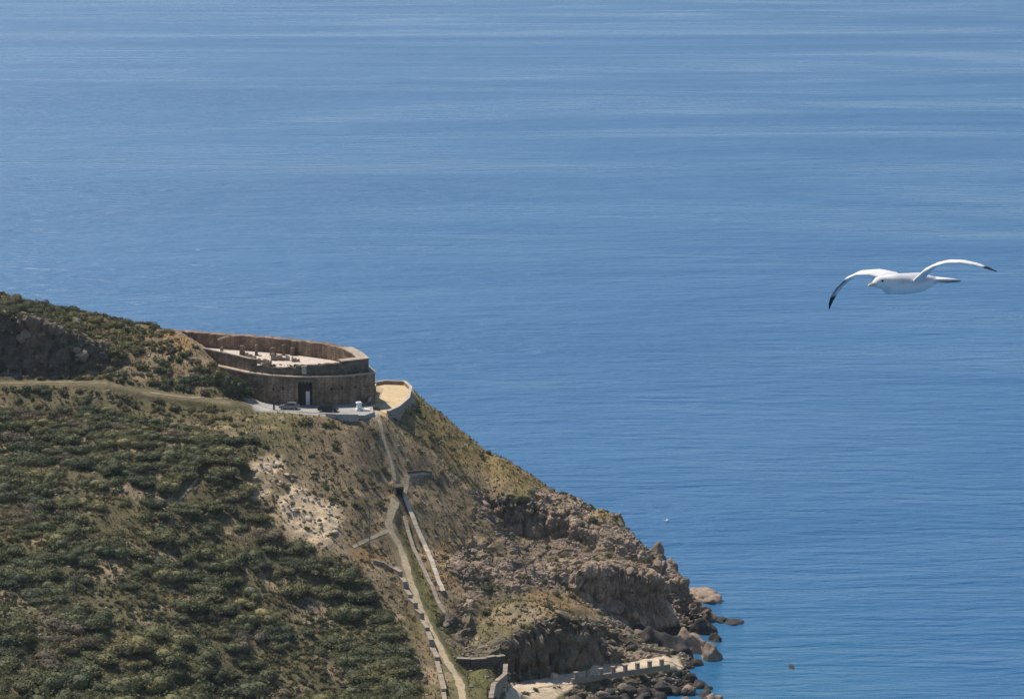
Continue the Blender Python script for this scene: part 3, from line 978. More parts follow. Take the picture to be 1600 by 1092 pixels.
# arched hood over a vault at the left of the court
c = cpt(356, 547)
mb = MB(); mb.tube([(c[0] - 2.4 + 0.48 * k, c[1] + 1.4, Z_COURT + 2.1 + 0.75 * math.sin(math.pi * k / 10)) for k in range(11)], [0.22] * 11, 6)
fpart(mb, 'vault_arch', M['pale'])

# ------------------------------------------------------------------ forecourt and what stands on it
fc = [P(a, b, z=45.1)[:2] for a, b in ((388, 638), (430, 641), (480, 644), (530, 648), (570, 649), (584, 644), (580, 626), (490, 629), (440, 629), (394, 624))]
mb = MB(); mb.prism([tuple(p) for p in fc], 44.2, 45.12)
tag(mb.obj('forecourt', M['concrete']), kind='structure')

def strip_wall(name, route, h, th, m, label, cat, coping=None, base=None, seg=2.6, sink=0.6, group=None, jit=0.12, world=False, topz=None):
    pl = resample(route if world else [hit(*p) for p in route], seg)
    root = empty(name, tuple(pl[0]))
    tag(root, label, cat, group)
    b0 = np.array(root.location)
    for i in range(len(pl) - 1):
        a, b = pl[i], pl[i + 1]
        d = (b - a)[:2]; L = np.linalg.norm(d); d /= L; nr = np.array([-d[1], d[0]]) * th / 2
        za = (topz if topz is not None else float(tz(a[0], a[1])) + h) ; zb_ = (topz if topz is not None else float(tz(b[0], b[1])) + h)
        j = random.uniform(-jit, jit)
        g0 = base if base is not None else min(za, zb_) - h - sink
        q = [a[:2] + nr, a[:2] - nr, b[:2] - nr, b[:2] + nr]
        za += j; zb_ += j
        mb = MB(); mb.prism([tuple(p) for p in q], g0, [za, za, zb_, zb_])
        mb.v = [tuple(np.array(v) - b0) for v in mb.v]
        s_ = mb.obj('wall_section', m, root)
        if coping:
            nr2 = nr * 1.25
            q = [a[:2] + nr2, a[:2] - nr2, b[:2] - nr2, b[:2] + nr2]
            mb = MB(); mb.prism([tuple(p) for p in q], [za + .003, za + .003, zb_ + .003, zb_ + .003], [za + 0.15, za + 0.15, zb_ + 0.15, zb_ + 0.15])
            mb.v = [tuple(np.array(v) - b0) for v in mb.v]
            mb.obj('coping', coping, s_)
    return root

def W(px, py, z):
    return P(px, py, z=z)

strip_wall('yard_wall', [W(583, 603, 44.0), W(601, 600, 44.0), W(632, 601, 44.0), W(642, 610, 44.0), W(638, 627, 44.0), W(622, 641, 44.0), W(606, 648, 44.0)], 1.35, 0.55, M['fieldstone'],
           'curved stone wall enclosing the sandy yard right of the fort', 'wall', M['pale'], base=40.0, seg=2.2, jit=0.03, world=True, topz=44.75)
mb = MB()
mb.prism([tuple(W(a, b, 44.2)[:2]) for a, b in ((606, 647), (622, 640), (637, 626), (641, 611), (632, 602), (601, 601), (584, 604), (582, 625), (586, 638))], 43.3, 44.2)
tag(mb.obj('yard_floor', M['sand']), kind='structure')
strip_wall('ramp_wall', [W(577, 634, 45.1), W(581, 620, 45.1), W(586, 607, 45.1)], 1.0, 0.5, M['darkstone'], 'dark low wall between fort corner and the sandy yard', 'wall', M['pale'], base=43.6, seg=2.5, world=True, topz=46.1, jit=0.05)
strip_wall('kerb_wall', [W(509, 648.5, 45.0), W(535, 650, 45.0), W(560, 650.5, 45.0)], 0.5, 0.35, M['concrete'], 'low pale kerb wall along the front of the fort forecourt', 'wall', base=44.0, seg=2.4, world=True, topz=45.4, jit=0.04)

# white pedestal by the fort's right corner
r_ = empty('stone_pedestal', tuple(W(561, 641, 45.12)))
tag(r_, 'whitewashed stone pedestal with cap near the right corner of the fort', 'pedestal')
for nm, z, sx, h in (('base', 0.2, 1.5, 0.4), ('shaft', 1.0, 0.95, 1.2), ('cap', 1.72, 1.25, 0.24)):
    mb = MB(); mb.box((0, 0, z), (sx, sx, h), 0.3, taper=0.92 if nm != 'cap' else 0.7); mb.obj(nm, M['whitewash'], r_)
mb = MB(); mb.prism([(1.0, -1.3), (2.4, -0.9), (2.2, 0.4), (0.9, 0.2)], 0, [0.5, 0.3, 0.3, 0.6]); mb.obj('side_step', M['whitewash'], r_)

r_ = empty('barrier_post', tuple(W(428, 640, 45.12)))
tag(r_, 'dark upright post at the left edge of the fort forecourt', 'post')
mb = MB(); mb.tube([(0, 0, 0), (0, 0, 1.35), (0, 0, 1.42)], [0.2, 0.18, 0.1], 12); mb.obj('shaft', M['wood'], r_)
mb = MB(); mb.tube([(0, 0, 1.42), (0, 0, 1.5), (0, 0, 1.62), (0, 0, 1.7)], [0.12, 0.2, 0.2, 0.08], 12); mb.obj('cap', M['wood'], r_)

def make_car(loc, rz, paint, label):
    root = empty('parked_car', loc); root.rotation_euler = (0, 0, rz)
    tag(root, label, 'car', 'cars parked in front of the fort')
    def loft(prof, hw):
        mb = MB(); n = len(prof)
        vs = [(x, -hw(z), z) for x, z in prof] + [(x, hw(z), z) for x, z in prof]
        mb.add(vs, [tuple(range(n)), tuple(range(2 * n - 1, n - 1, -1))] + [(i, n + i, n + (i + 1) % n, (i + 1) % n) for i in range(n)])
        return mb
    body = [(-2.1, 0.35), (-2.15, 0.6), (-2.08, 0.86), (-1.95, 0.95), (0.85, 0.95), (1.6, 0.82), (2.05, 0.68), (2.12, 0.45), (2.05, 0.3), (1.75, 0.28), (-1.8, 0.28)]
    loft(body, lambda z: 0.87 - 0.03 * abs(z - 0.6)).obj('body', paint, root)
    cab = [(-1.9, 0.953), (-1.55, 1.38), (-1.2, 1.47), (0.1, 1.48), (0.35, 1.42), (1.05, 0.953)]
    loft(cab, lambda z: 0.82 - 0.28 * (z - 0.95)).obj('cabin', paint, root)
    for sgn in (-1, 1):
        for x0, x1, x2, x3 in ((-1.45, -0.45, -0.45, -1.15), (-0.38, 0.72, 0.22, -0.38)):
            mb = MB()
            yb, yt = sgn * (0.82 - 0.28 * 0.06 + 0.012), sgn * (0.82 - 0.28 * 0.42 + 0.012)
            mb.add([(x0, yb, 1.01), (x1, yb, 1.01), (x2, yt, 1.37), (x3, yt, 1.37), (x0, yb * .97, 1.01), (x1, yb * .97, 1.01), (x2, yt * .97, 1.37), (x3, yt * .97, 1.37)],
                   [(0, 1, 2, 3), (7, 6, 5, 4), (0, 4, 5, 1), (1, 5, 6, 2), (2, 6, 7, 3), (3, 7, 4, 0)])
            mb.obj('side_window', M['glass'], root)
    mb = MB(); mb.add([(0.98, -0.72, 1.02), (0.98, 0.72, 1.02), (0.42, 0.64, 1.41), (0.42, -0.64, 1.41), (0.93, -0.72, 1.0), (0.93, 0.72, 1.0), (0.37, 0.64, 1.39), (0.37, -0.64, 1.39)],
                      [(0, 1, 2, 3), (7, 6, 5, 4), (0, 4, 5, 1), (1, 5, 6, 2), (2, 6, 7, 3), (3, 7, 4, 0)]); mb.obj('windscreen', M['glass'], root)
    mb = MB(); mb.add([(-1.87, -0.7, 1.02), (-1.87, 0.7, 1.02), (-1.6, 0.62, 1.36), (-1.6, -0.62, 1.36), (-1.82, -0.7, 1.0), (-1.82, 0.7, 1.0), (-1.55, 0.62, 1.34), (-1.55, -0.62, 1.34)],
                      [(0, 1, 2, 3), (7, 6, 5, 4), (0, 4, 5, 1), (1, 5, 6, 2), (2, 6, 7, 3), (3, 7, 4, 0)]); mb.obj('rear_window', M['glass'], root)
    for x in (-1.3, 1.3):
        for sgn in (-1, 1):
            mb = MB(); mb.tube([(x, sgn * 0.66, 0.31), (x, sgn * 0.9, 0.31)], [0.31, 0.31], 18); w_ = mb.obj('wheel', M['tyre'], root)
            mb = MB(); mb.tube([(x, sgn * 0.9, 0.31), (x, sgn * 0.915, 0.31)], [0.19, 0.17], 12); mb.obj('rim', M['rim'], w_)
    for sgn in (-1, 1):
        mb = MB(); mb.box((2.06, sgn * 0.62, 0.62), (0.1, 0.36, 0.16)); mb.obj('headlight', M['lamp'], root)
    return root
make_car(tuple(W(452, 639, 45.12)), R(172), M['car_grey'], 'grey car parked left of the fort gate')
make_car(tuple(W(513, 643, 45.12)), R(-12), M['car_dark'], 'dark green car parked right of the fort gate')

# ------------------------------------------------------------------ walls down the slope
strip_wall('stone_wall', [(630, 776), (640, 800), (650, 826), (664, 858), (678, 892), (692, 930)], 0.7, 0.72, M['fieldstone'], 'long pale stone wall running downhill, the right of two side by side', 'wall', M['pale'], seg=1.6, jit=0.05)
strip_wall('stone_wall', [(632, 812), (645, 858), (662, 894), (678, 928), (690, 955), (700, 978)], 0.6, 0.6, M['fieldstone'], 'shorter grey stone wall downhill, the left of two side by side', 'wall', M['fieldstone'], seg=1.6, jit=0.05)
strip_wall('ledge_wall', [(637, 741), (650, 739), (660, 737), (674, 739)], 0.45, 0.4, M['darkstone'], 'short dark stone wall crossing the slope at the top of the path', 'wall', seg=1.6)
strip_wall('terrace_wall', [W(714, 1036, 10.0), W(735, 1037, 10.0), W(760, 1035, 10.0), W(788, 1031, 10.0)], 0.5, 0.8, M['darkstone'], 'dark retaining wall above the small grassy platform near the cove', 'wall', M['fieldstone'], base=8.2, seg=2.0, world=True, topz=11.0)
strip_wall('platform_wall', [W(790, 1040, 9.3), W(789, 1056, 9.2), W(771, 1072, 9.2), W(767, 1094, 9.2)], 0.4, 0.7, M['fieldstone'], 'stone edge wall of the grassy platform dropping to the cove', 'wall', M['fieldstone'], base=2.5, seg=1.8, world=True, topz=9.6)
strip_wall('rubble_wall', [(583, 880), (600, 884), (612, 892)], 0.7, 0.6, M['fieldstone'], 'short rubble wall at the top of the stepped wall', 'wall', seg=1.6)

root = empty('stepped_wall', tuple(hit(612, 890)))
tag(root, 'pale stepped stone wall descending beside the footpath to the cove', 'wall')
b0 = np.array(root.location)
SW = [(614, 892), (627, 908), (634, 924), (641, 941), (650, 957), (659, 972), (667, 994), (675, 1016), (682, 1038), (689, 1060), (694, 1086), (697, 1112)]
swp = [hit(*p) for p in SW]
for i in range(len(swp) - 1):
    a, b = swp[i], swp[i + 1]
    d = (b - a)[:2]; L = np.linalg.norm(d); d /= L; nr = np.array([-d[1], d[0]]) * (0.42 + 0.08 * math.sin(i * 3.1))
    a = a + np.array([random.uniform(-.18, .18), 0, 0]); b = b + np.array([random.uniform(-.18, .18), 0, 0])
    top = a[2] + 0.62 + 0.2 * math.sin(i * 2.3)
    e = b[:2] - d * 0.12
    mb = MB(); mb.prism([tuple(p) for p in (a[:2] + nr, a[:2] - nr, e - nr, e + nr)], b[2] - 0.9, [top, top, top - 0.25, top - 0.25])
    mb.v = [tuple(np.array(v) - b0) for v in mb.v]
    s_ = mb.obj('step_block', M['darkstone'] if False else M['fieldstone'], root)
    nr2 = nr * 1.12
    mb = MB(); mb.prism([tuple(p) for p in (a[:2] + nr2, a[:2] - nr2, e - nr2, e + nr2)], [top + .003, top + .003, top - .247, top - .247], [top + .16, top + .16, top - .09, top - .09])
    mb.v = [tuple(np.array(v) - b0) for v in mb.v]
    mb.obj('coping', M['stepstone'], s_)

# walled shelter where the footpaths meet
hp = hit(624, 777)
root = empty('stone_shelter', tuple(hp)); root.rotation_euler = (0, 0, 0.25)
tag(root, 'small dark stone shelter with an open doorway where the paths meet', 'shelter')
mb = MB()
for sx in (-1, 1):
    mb.box((sx * 0.72, 0.6, 0.9), (0.3, 1.6, 2.4))
mb.box((0, 1.25, 0.9), (1.14, 0.3, 2.4)); mb.obj('wall', M['darkstone'], root)
mb = MB(); mb.box((0, -0.04, 1.93), (1.14, 0.3, 0.34)); mb.obj('lintel', M['darkstone'], root)
mb = MB(); mb.prism([(-1.0, -0.35), (1.0, -0.35), (1.0, 1.55), (-1.0, 1.55)], 2.103, [2.2, 2.2, 2.45, 2.45]); mb.obj('roof', M['darkstone'], root)
mb = MB(); mb.box((0, 1.0, 0.85), (1.1, 0.06, 2.1)); mb.obj('doorway_shade', M['void'], root)  # black sheet painting the shade inside the open doorway

# utility pole
pb = hit(578, 882)
root = empty('utility_pole', (pb[0], pb[1], pb[2] - 0.3))
tag(root, 'thin brown wooden utility pole on the slope left of the footpath', 'pole')
mb = MB(); mb.tube([(0, 0, 0), (0, 0, 5), (0.03, 0, 11.6)], [0.12, 0.1, 0.08], 10); mb.obj('shaft', M['pole'], root)
mb = MB(); mb.tube([(0.03, 0, 11.6), (0.03, 0, 11.7), (0.03, 0, 11.8)], [0.1, 0.11, 0.04], 8); mb.obj('cap', M['pole'], root)

# balustrade along the cove walkway
ba, bb = W(893, 1066, 3.5), W(1046, 1043, 3.3)
root = empty('quay_balustrade', tuple(ba))
tag(root, 'row of dark stone posts on a low wall along the cove walkway', 'balustrade')
b0 = np.array(root.location)
d = (bb - ba); L = np.linalg.norm(d[:2]); rz = math.atan2(d[1], d[0])
for k in range(8):
    c = ba + d * ((k + 0.5) / 8) - b0
    mb = MB(); mb.box((c[0], c[1], 0.25 + c[2]), (L / 8 - 0.02, 0.5, 1.1), rz); mb.obj('base_wall', M['fieldstone'], root)
    c2 = ba + d * ((k + 0.35) / 8) - b0
    mb = MB(); mb.box((c2[0], c2[1], 0.803 + c2[2] + 0.55), (0.72, 0.6, 1.1), rz); p_ = mb.obj('post', M['fieldstone'], root)
    mb = MB(); mb.box((c2[0], c2[1], 0.806 + c2[2] + 1.16), (0.86, 0.74, 0.12), rz); mb.obj('cap', M['fieldstone'], p_)

# ------------------------------------------------------------------ rocks
def ico(sub):
    bm = bmesh.new(); bmesh.ops.create_icosphere(bm, subdivisions=sub, radius=1.0)
    V = np.array([v.co[:] for v in bm.verts]); F = np.array([[v.index for v in f.verts] for f in bm.faces]); bm.free()
    return V, F
ICO = {k: ico(k) for k in (1, 2, 3, 4)}

def rock_shape(seed, sub=3, planes=13, flat=1.0, nz=0.035):
    g = np.random.default_rng(seed)
    V, F = ICO[sub]
    N = g.normal(size=(planes, 3)); N[:, 2] *= 0.8; N /= np.linalg.norm(N, axis=1)[:, None]
    h = g.uniform(0.55, 0.95, planes)
    D = V @ N.T
    r = np.min(np.where(D > 0.05, h / np.maximum(D, 0.05), 9), axis=1)
    r = np.minimum(r, 1.2)
    r = r + nz * fbm(V[:, 0] * 2.2 + seed, V[:, 1] * 2.2, V[:, 2] * 2.2, 4, seed)
    W_ = V * r[:, None]
    W_[:, 2] *= flat
    return W_, F

ROCKS = {}
for key, n_ in (('rockm', 8), ('rock_pale', 5), ('rock_dark', 7)):
    ROCKS[key] = [np_mesh('boulder', *rock_shape(100 + 13 * i + len(key), 3, 26, 0.75), M[key]) for i in range(n_)]

ORD = ['first', 'second', 'third', 'fourth', 'fifth', 'sixth', 'seventh', 'eighth', 'ninth', 'tenth', 'eleventh', 'twelfth', 'thirteenth', 'fourteenth', 'fifteenth', 'sixteenth', 'seventeenth', 'eighteenth', 'nineteenth', 'twentieth']
def single_out(items, limit=20):
    """things that would share a label are told apart by their order from the left"""
    by = {}
    for px_, o_ in items:
        by.setdefault(o_['label'], []).append((px_, o_))
    for lb, li in by.items():
        if 1 < len(li) <= limit:
            li.sort(key=lambda t: t[0])
            for k, (_, o_) in enumerate(li):
                o_['label'] = ('leftmost ' if k == 0 else 'rightmost ' if k == len(li) - 1 else ORD[k] + ' from left, ') + lb
rock_items = []
def boulder(x, y, z, sx, sy, sz, key, label, group, seed=None, rz=None, tilt=0.2, name='boulder'):
    me = random.choice(ROCKS[key]) if seed is None else ROCKS[key][seed % len(ROCKS[key])]
    o = link(name, me, loc=(x, y, z))
    o.scale = (sx, sy, sz)
    o.rotation_euler = (random.uniform(-tilt, tilt), random.uniform(-tilt, tilt), random.uniform(0, 6.28) if rz is None else rz)
    rock_items.append((to_px(x, y, z)[0], o))
    return tag(o, label, 'rock', group)

# named big ones
def big_rock(px, py, w, dp, h, seed, key, label, zc=None, sub=4, planes=24, rz=0.0, clip=None, nz=0.11):
    p = P(px, py, z=0.0) if zc is None else P(px, py, z=zc)
    V_, F_ = rock_shape(seed, sub, planes, 1.0, nz)
    V_ = V_ / np.abs(V_).max(0) * np.array([w / 2, dp / 2, h])
    if clip: V_[:, 2] = np.where(V_[:, 2] > clip * h, clip * h + (V_[:, 2] - clip * h) * 0.15, V_[:, 2])
    me = np_mesh('sea_rock', V_, F_, M[key])
    o = link('sea_rock', me, loc=(p[0], p[1], p[2] - h * 0.15)); o.rotation_euler = (0, 0, rz)
    return tag(o, label, 'rock')
big_rock(1096, 934, 9.0, 11.0, 3.4, 5, 'rock_tan', 'wide flat tan rock slab jutting from the headland into the sea', clip=0.5, nz=0.32)
big_rock(1078, 1014, 7.6, 9, 7.4, 8, 'rock_tan', 'large tan sea stack boulder at the foot of the headland')
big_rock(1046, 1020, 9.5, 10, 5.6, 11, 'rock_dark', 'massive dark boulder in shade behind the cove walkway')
big_rock(1110, 1026, 5.6, 7, 4.6, 14, 'rockm', 'brown boulder at the water edge below the large tan stack')
big_rock(1102, 986, 7.0, 7, 3.8, 17, 'rock_dark', 'wet shade-darkened boulder behind the large tan sea stack')
big_rock(1076, 950, 4.6, 5, 2.6, 20, 'rock_pale', 'pale rounded rock below the flat rock slab', zc=0.6)
big_rock(1060, 945, 3.8, 5, 3.0, 23, 'rock_pale', 'pale ochre rock against the sea cliff foot', zc=1.2)
big_rock(1148, 972, 4.8, 7, 0.75, 26, 'rock_dark', 'low dark reef rock standing in the sea off the headland')
big_rock(1128, 969, 3.6, 6, 1.0, 29, 'rock_dark', 'low dark rock joining the reef to the shore')
big_rock(1117, 1000, 3.0, 4, 1.9, 32, 'rock_dark', 'small black rock in the water beside the tan stack')
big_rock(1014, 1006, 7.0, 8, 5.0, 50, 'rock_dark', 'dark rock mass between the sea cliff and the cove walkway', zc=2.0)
big_rock(1236, 1041, 1.5, 4, 0.12, 35, 'rock_dark', 'rock barely awash in the open water right of the cove')
o = big_rock(968, 815, 3.6, 4, 3.6, 38, 'rockm', 'blocky dark rock on the skyline of the headland', zc=15.5, planes=14)
big_rock(1026, 868, 4.5, 5, 4.0, 41, 'rockm', 'jagged brown crag on the headland skyline above the sea', zc=7.0)
big_rock(1048, 893, 3.6, 4, 4.2, 44, 'rockm', 'upright tan crag at the tip of the headland', zc=4.0)
big_rock(864, 1062, 2.6, 3, 2.2, 47, 'rock_pale', 'pinkish pale rock at the left end of the cove walkway', zc=3.6)

# heap of dark boulders on the shore below the walkway
HEAP = [(930, 1086), (985, 1072), (1050, 1056), (1085, 1052), (1118, 1080), (1132, 1092), (1120, 1140), (900, 1140)]
n_heap = 0
tries = 0
while n_heap < 95 and tries < 6000:
    tries += 1
    px, py = random.uniform(890, 1135), random.uniform(1044, 1130)
    if not in_poly(np.array([px]), np.array([py]), HEAP)[0]:
        continue
    p = P(px, py, z=0.5)
    g = max(float(tz(p[0], p[1])), -0.3)
    s_ = random.uniform(0.7, 1.9) * (1.25 if px > 1040 else 1)
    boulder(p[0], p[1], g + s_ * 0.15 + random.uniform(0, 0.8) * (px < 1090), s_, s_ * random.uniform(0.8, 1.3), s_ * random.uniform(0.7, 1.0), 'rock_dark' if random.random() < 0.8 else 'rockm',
            ('large' if s_ > 1.7 else 'middling' if s_ > 1.2 else 'small') + (' boulder in the shore heap left below the balustrade' if px < 970 else ' boulder in the shore heap below the balustrade middle' if px < 1045 else ' boulder in the shore heap right of the balustrade end'), 'boulders heaped on the cove shore', tilt=0.6)
    n_heap += 1
# boulders along the waterline of the headland
for k in range(20):
    px = random.uniform(985, 1112); py = random.uniform(955, 1040)
    p = P(px, py, z=0.8)
    g = float(tz(p[0], p[1]))
    if g > 4 or sample(flat, p[0], p[1]) > 0.1 or (px > 1095 and py < 955):
        continue
    s_ = random.uniform(0.8, 2.0)
    boulder(p[0], p[1], max(g, -0.2) + s_ * 0.2, s_, s_ * 1.1, s_ * 0.9, random.choice(['rock_dark', 'rock_dark', 'rockm']), 'boulder at the sea cliff foot by the waterline', 'boulders at the sea cliff foot', tilt=0.5)
# outcrops on the crags
n_out = 0; tries = 0
while n_out < 16 and tries < 5000:
    tries += 1
    px, py = random.uniform(690, 1070), random.uniform(780, 1050)
    w_ = hit(px, py)
    if sample(rock, w_[0], w_[1]) < 0.5 or w_[2] < 2.5 or sample(flat, w_[0], w_[1]) > 0.2:
        continue
    s_ = random.uniform(0.6, 1.7)
    boulder(w_[0], w_[1], w_[2] + s_ * 0.05, s_ * random.uniform(0.9, 1.7), s_, s_ * random.uniform(0.6, 1.0), 'rockm',
            ('broad' if s_ > 1.15 else 'small') + (' rock jutting from the upper crags of the headland' if py < 900 else ' rock jutting from the lower crags above the cove'), 'rocks on the upper crags' if py < 900 else 'rocks on the lower crags', tilt=0.5)
    n_out += 1
# pale rocks in the scar
n_sc = 0
while n_sc < 24:
    px, py = random.uniform(385, 540), random.uniform(725, 850)
    if not in_poly(np.array([px]), np.array([py]), SCAR)[0]:
        continue
    w_ = hit(px, py); s_ = random.uniform(0.35, 1.0)
    boulder(w_[0], w_[1], w_[2] + s_ * 0.1, s_ * random.uniform(1, 1.8), s_, s_ * 0.8, 'rock_pale', ('big' if s_ > 0.7 else 'little') + (' pale stone in the upper half of the rocky scar' if py < 785 else ' pale stone in the lower half of the rocky scar'), 'stones in the pale scar', tilt=0.5)
    n_sc += 1
for k in range(14):
    px, py = random.uniform(5, 130), random.uniform(500, 585)
    w_ = hit(px, py); s_ = random.uniform(0.8, 1.8)
    boulder(w_[0], w_[1], w_[2], s_ * 1.3, s_, s_ * 1.2, 'rockm', 'grey rock on the dark crag above the road at far left', 'rocks on the left crag', tilt=0.4)

single_out(rock_items)
# loose stones, far too many to count
def scatter_join(name, protos, pos, sc, rz, m, tint, kind='stuff', zs=None):
    """join many small copies: protos list of (V,F)"""
    VV_, FF_, TT = [], [], []
    off = 0
    pick = rng.integers(0, len(protos), len(pos))
    for k, (pv, pf) in enumerate(protos):
        s_ = np.nonzero(pick == k)[0]
        if not len(s_):
            continue
        ca, sa = np.cos(rz[s_]), np.sin(rz[s_])
        hs = sc[s_] if zs is None else zs[s_]
        x = (pv[None, :, 0] * ca[:, None] - pv[None, :, 1] * sa[:, None]) * sc[s_][:, None] + pos[s_, 0][:, None]
        y = (pv[None, :, 0] * sa[:, None] + pv[None, :, 1] * ca[:, None]) * sc[s_][:, None] + pos[s_, 1][:, None]
        z = pv[None, :, 2] * hs[:, None] + pos[s_, 2][:, None]
        VV_.append(np.stack([x, y, z], -1).reshape(-1, 3))
        FF_.append((pf[None] + (np.arange(len(s_)) * len(pv))[:, None, None] + off).reshape(-1, pf.shape[1]))
        TT.append(np.repeat(tint[s_], len(pv)))
        off += len(s_) * len(pv)
    me = np_mesh(name, np.concatenate(VV_), np.concatenate(FF_), m, False, np.concatenate(TT))
    o = link(name, me)
    return tag(o, kind=kind)

def ground_points(n, x0, x1, y0, y1):
    x = rng.uniform(x0, x1, n); y = rng.uniform(y0, y1, n)
    z = tz(x, y)
    px, py = to_px(x, y, z)
    return x, y, z, px, py

x, y, z, px, py = ground_points(26000, -110, 42, 455, 640)
keep = (rng.random(len(x)) < 0.10 + 0.55 * sample(rock, x, y) + 0.8 * sample(scar, x, y)) & (sample(flat, x, y) < 0.25) & (z > 0.5) & (~in_poly(x, y, offset_poly(rim, 1.5)))
pos = np.stack([x, y, z], -1)[keep]
scatter_join('loose_stones', [rock_shape(300 + i, 1, 10, 0.7) for i in range(4)], pos, rng.uniform(0.12, 0.5, len(pos)), rng.uniform(0, 6.28, len(pos)), M['fieldstone'], rng.random(len(pos)))
for o_ in (bpy.data.objects['loose_stones'],):
    tag(o_, 'loose stones strewn over the slope and crags', 'stones')

# ------------------------------------------------------------------ shrubs
def leaf_quads(c, nrm, size, g):
    """one quad per row, roughly facing nrm"""
    n = len(c)
    nrm = nrm + g.normal(size=(n, 3)) * 0.55
    nrm /= np.linalg.norm(nrm, axis=1)[:, None]
    t = g.normal(size=(n, 3)); t -= (t * nrm).sum(1)[:, None] * nrm; t /= np.linalg.norm(t, axis=1)[:, None]
    b = np.cross(nrm, t)
    sz = size[:, None]
    V_ = np.stack([c - t * sz * .5, c + b * sz * .36, c + t * sz * .5, c - b * sz * .36], 1).reshape(-1, 3)
    F_ = np.arange(4 * n).reshape(n, 4)
    return V_, F_

def shrub_shape(seed, nleaf, leaf, lobes=7, core=2, hgt=0.75):
    g = np.random.default_rng(seed)
    a = g.uniform(0, 6.28, lobes); r = np.sqrt(g.uniform(0.02, 0.55, lobes))
    C = np.stack([r * np.cos(a), r * np.sin(a), g.uniform(0.12, 0.5, lobes) * hgt * (1.2 - r)], 1)
    RR = g.uniform(0.22, 0.46, lobes) * (1.15 - 0.35 * r)
    k = g.integers(0, lobes, nleaf)
    d = g.normal(size=(nleaf, 3)); d[:, 2] = np.abs(d[:, 2]) * 0.9 - 0.15; d /= np.linalg.norm(d, axis=1)[:, None]
    p = C[k] + d * (RR[k] * g.uniform(0.72, 1.18, nleaf))[:, None] * np.array([1, 1, 0.9])
    # drop leaves buried in another lobe
    D = np.linalg.norm(p[:, None] - C[None], axis=2) / RR[None]
    ok = (np.sort(D, axis=1)[:, 0] > 0.68) & (p[:, 2] > -0.1)
    V_, F_ = leaf_quads(p[ok], d[ok], leaf * g.uniform(0.6, 1.35, ok.sum()), g)
    iv, if_ = ICO[core]
    for j in range(lobes):
        cv = C[j] + iv * RR[j] * 0.74 * np.array([1, 1, 0.9])
        cq = np.concatenate([if_, if_[:, 2:3]], 1)
        F_ = np.concatenate([F_, cq + len(V_)]); V_ = np.concatenate([V_, cv])
    return V_, F_

def quad_mesh(name, V_, F_, m):
    """quads whose last two corners coincide become triangles"""
    me = bpy.data.meshes.new(name)
    me.from_pydata(V_.tolist(), [], [tuple(f) if f[2] != f[3] else tuple(f[:3]) for f in F_.tolist()])
    me.materials.append(m)
    return me

SH_GREEN = [quad_mesh('shrub', *shrub_shape(500 + i, 2200, 0.085, 11 + i % 4, 2, 0.72 + 0.05 * (i % 3)), M['leaf']) for i in range(7)]
SH_BROWN = [quad_mesh('shrub', *shrub_shape(540 + i, 1800, 0.08, 10 + i % 3, 2, 0.6), M['leaf_brown']) for i in range(3)]

DENSE = [(-60, 640), (130, 634), (230, 655), (330, 672), (430, 700), (450, 730), (392, 735), (385, 790), (450, 850), (545, 875), (590, 940), (640, 1010), (668, 1130), (-60, 1130)]
HILLTOP = [(-60, 430), (0, 448), (262, 515), (312, 560), (392, 600), (395, 622), (230, 606), (0, 592), (-60, 592)]
BAND = [(40, 650), (150, 640), (250, 655), (345, 690), (340, 712), (240, 700), (120, 680), (40, 690)]
CLEAR = [[(60, 700), (90, 705), (85, 740), (50, 745)], [(185, 800), (215, 800), (250, 850), (280, 880), (240, 870), (190, 830)], [(0, 900), (60, 930), (120, 1010), (60, 1000), (0, 950)],
         [(255, 780), (285, 780), (285, 825), (258, 825)], [(20, 830), (70, 840), (60, 870), (20, 860)], SCAR, [(370, 930), (400, 925), (405, 950), (380, 955)], [(440, 1020), (540, 1040), (560, 1092), (420, 1092)]]
MIDS = [(400, 650), (600, 650), (625, 760), (600, 840), (540, 850), (535, 790), (460, 740), (440, 700)]
RSLOPE = [(620, 640), (660, 640), (960, 795), (930, 840), (760, 800), (740, 900), (690, 900), (640, 780)]

x, y, z, px, py = ground_points(16000, -118, 40, 452, 650)
nb = fbm(x * 0.07 + y * 0.03, y * 0.05, z * 0, 3, 91)
dens = np.zeros(len(x)); smin = np.full(len(x), 0.8); smax = np.full(len(x), 1.6)
def zone(poly, dv, a, b):
    m_ = in_poly(px, py, poly)
    dens[m_] = dv; smin[m_] = a; smax[m_] = b
zone(RSLOPE, 0.16, 0.45, 1.1)
zone(MIDS, 0.28, 0.6, 1.5)
zone(HILLTOP, 0.95, 1.0, 2.6)
zone(DENSE, 0.9, 1.3, 4.6)
sz_ = in_poly(px, py, DENSE); smax[sz_] *= 1 + 0.3 * np.clip((py[sz_] - 780) / 300, 0, 1)
zone(BAND, 1.0, 1.6, 3.2)
zone([(-60, 480), (0, 488), (120, 515), (180, 545), (150, 590), (-60, 590)], 0.35, 0.8, 1.8)
zone([(-60, 606), (160, 606), (390, 636), (400, 700), (330, 672), (230, 655), (130, 634), (-60, 640)], 0.35, 0.7, 1.7)
for c_ in CLEAR:
    m_ = in_poly(px, py, c_); dens[m_] *= 0.08; smax[m_] = 1.0; smin[m_] = 0.5
dens *= np.clip(0.85 + 1.5 * nb, 0.06, 1.5)
dens[sample(flat, x, y) > 0.15] = 0
dens[in_poly(x, y, offset_poly(rim, 2.0))] = 0
crg = in_poly(px, py, ROCK[0]) & (py < 1000)
dens[crg] = 0.10; smin[crg] = 0.6; smax[crg] = 1.7
ok = (rng.random(len(x)) < dens) & (py > 440) & (py < 1150) & (px > -60)
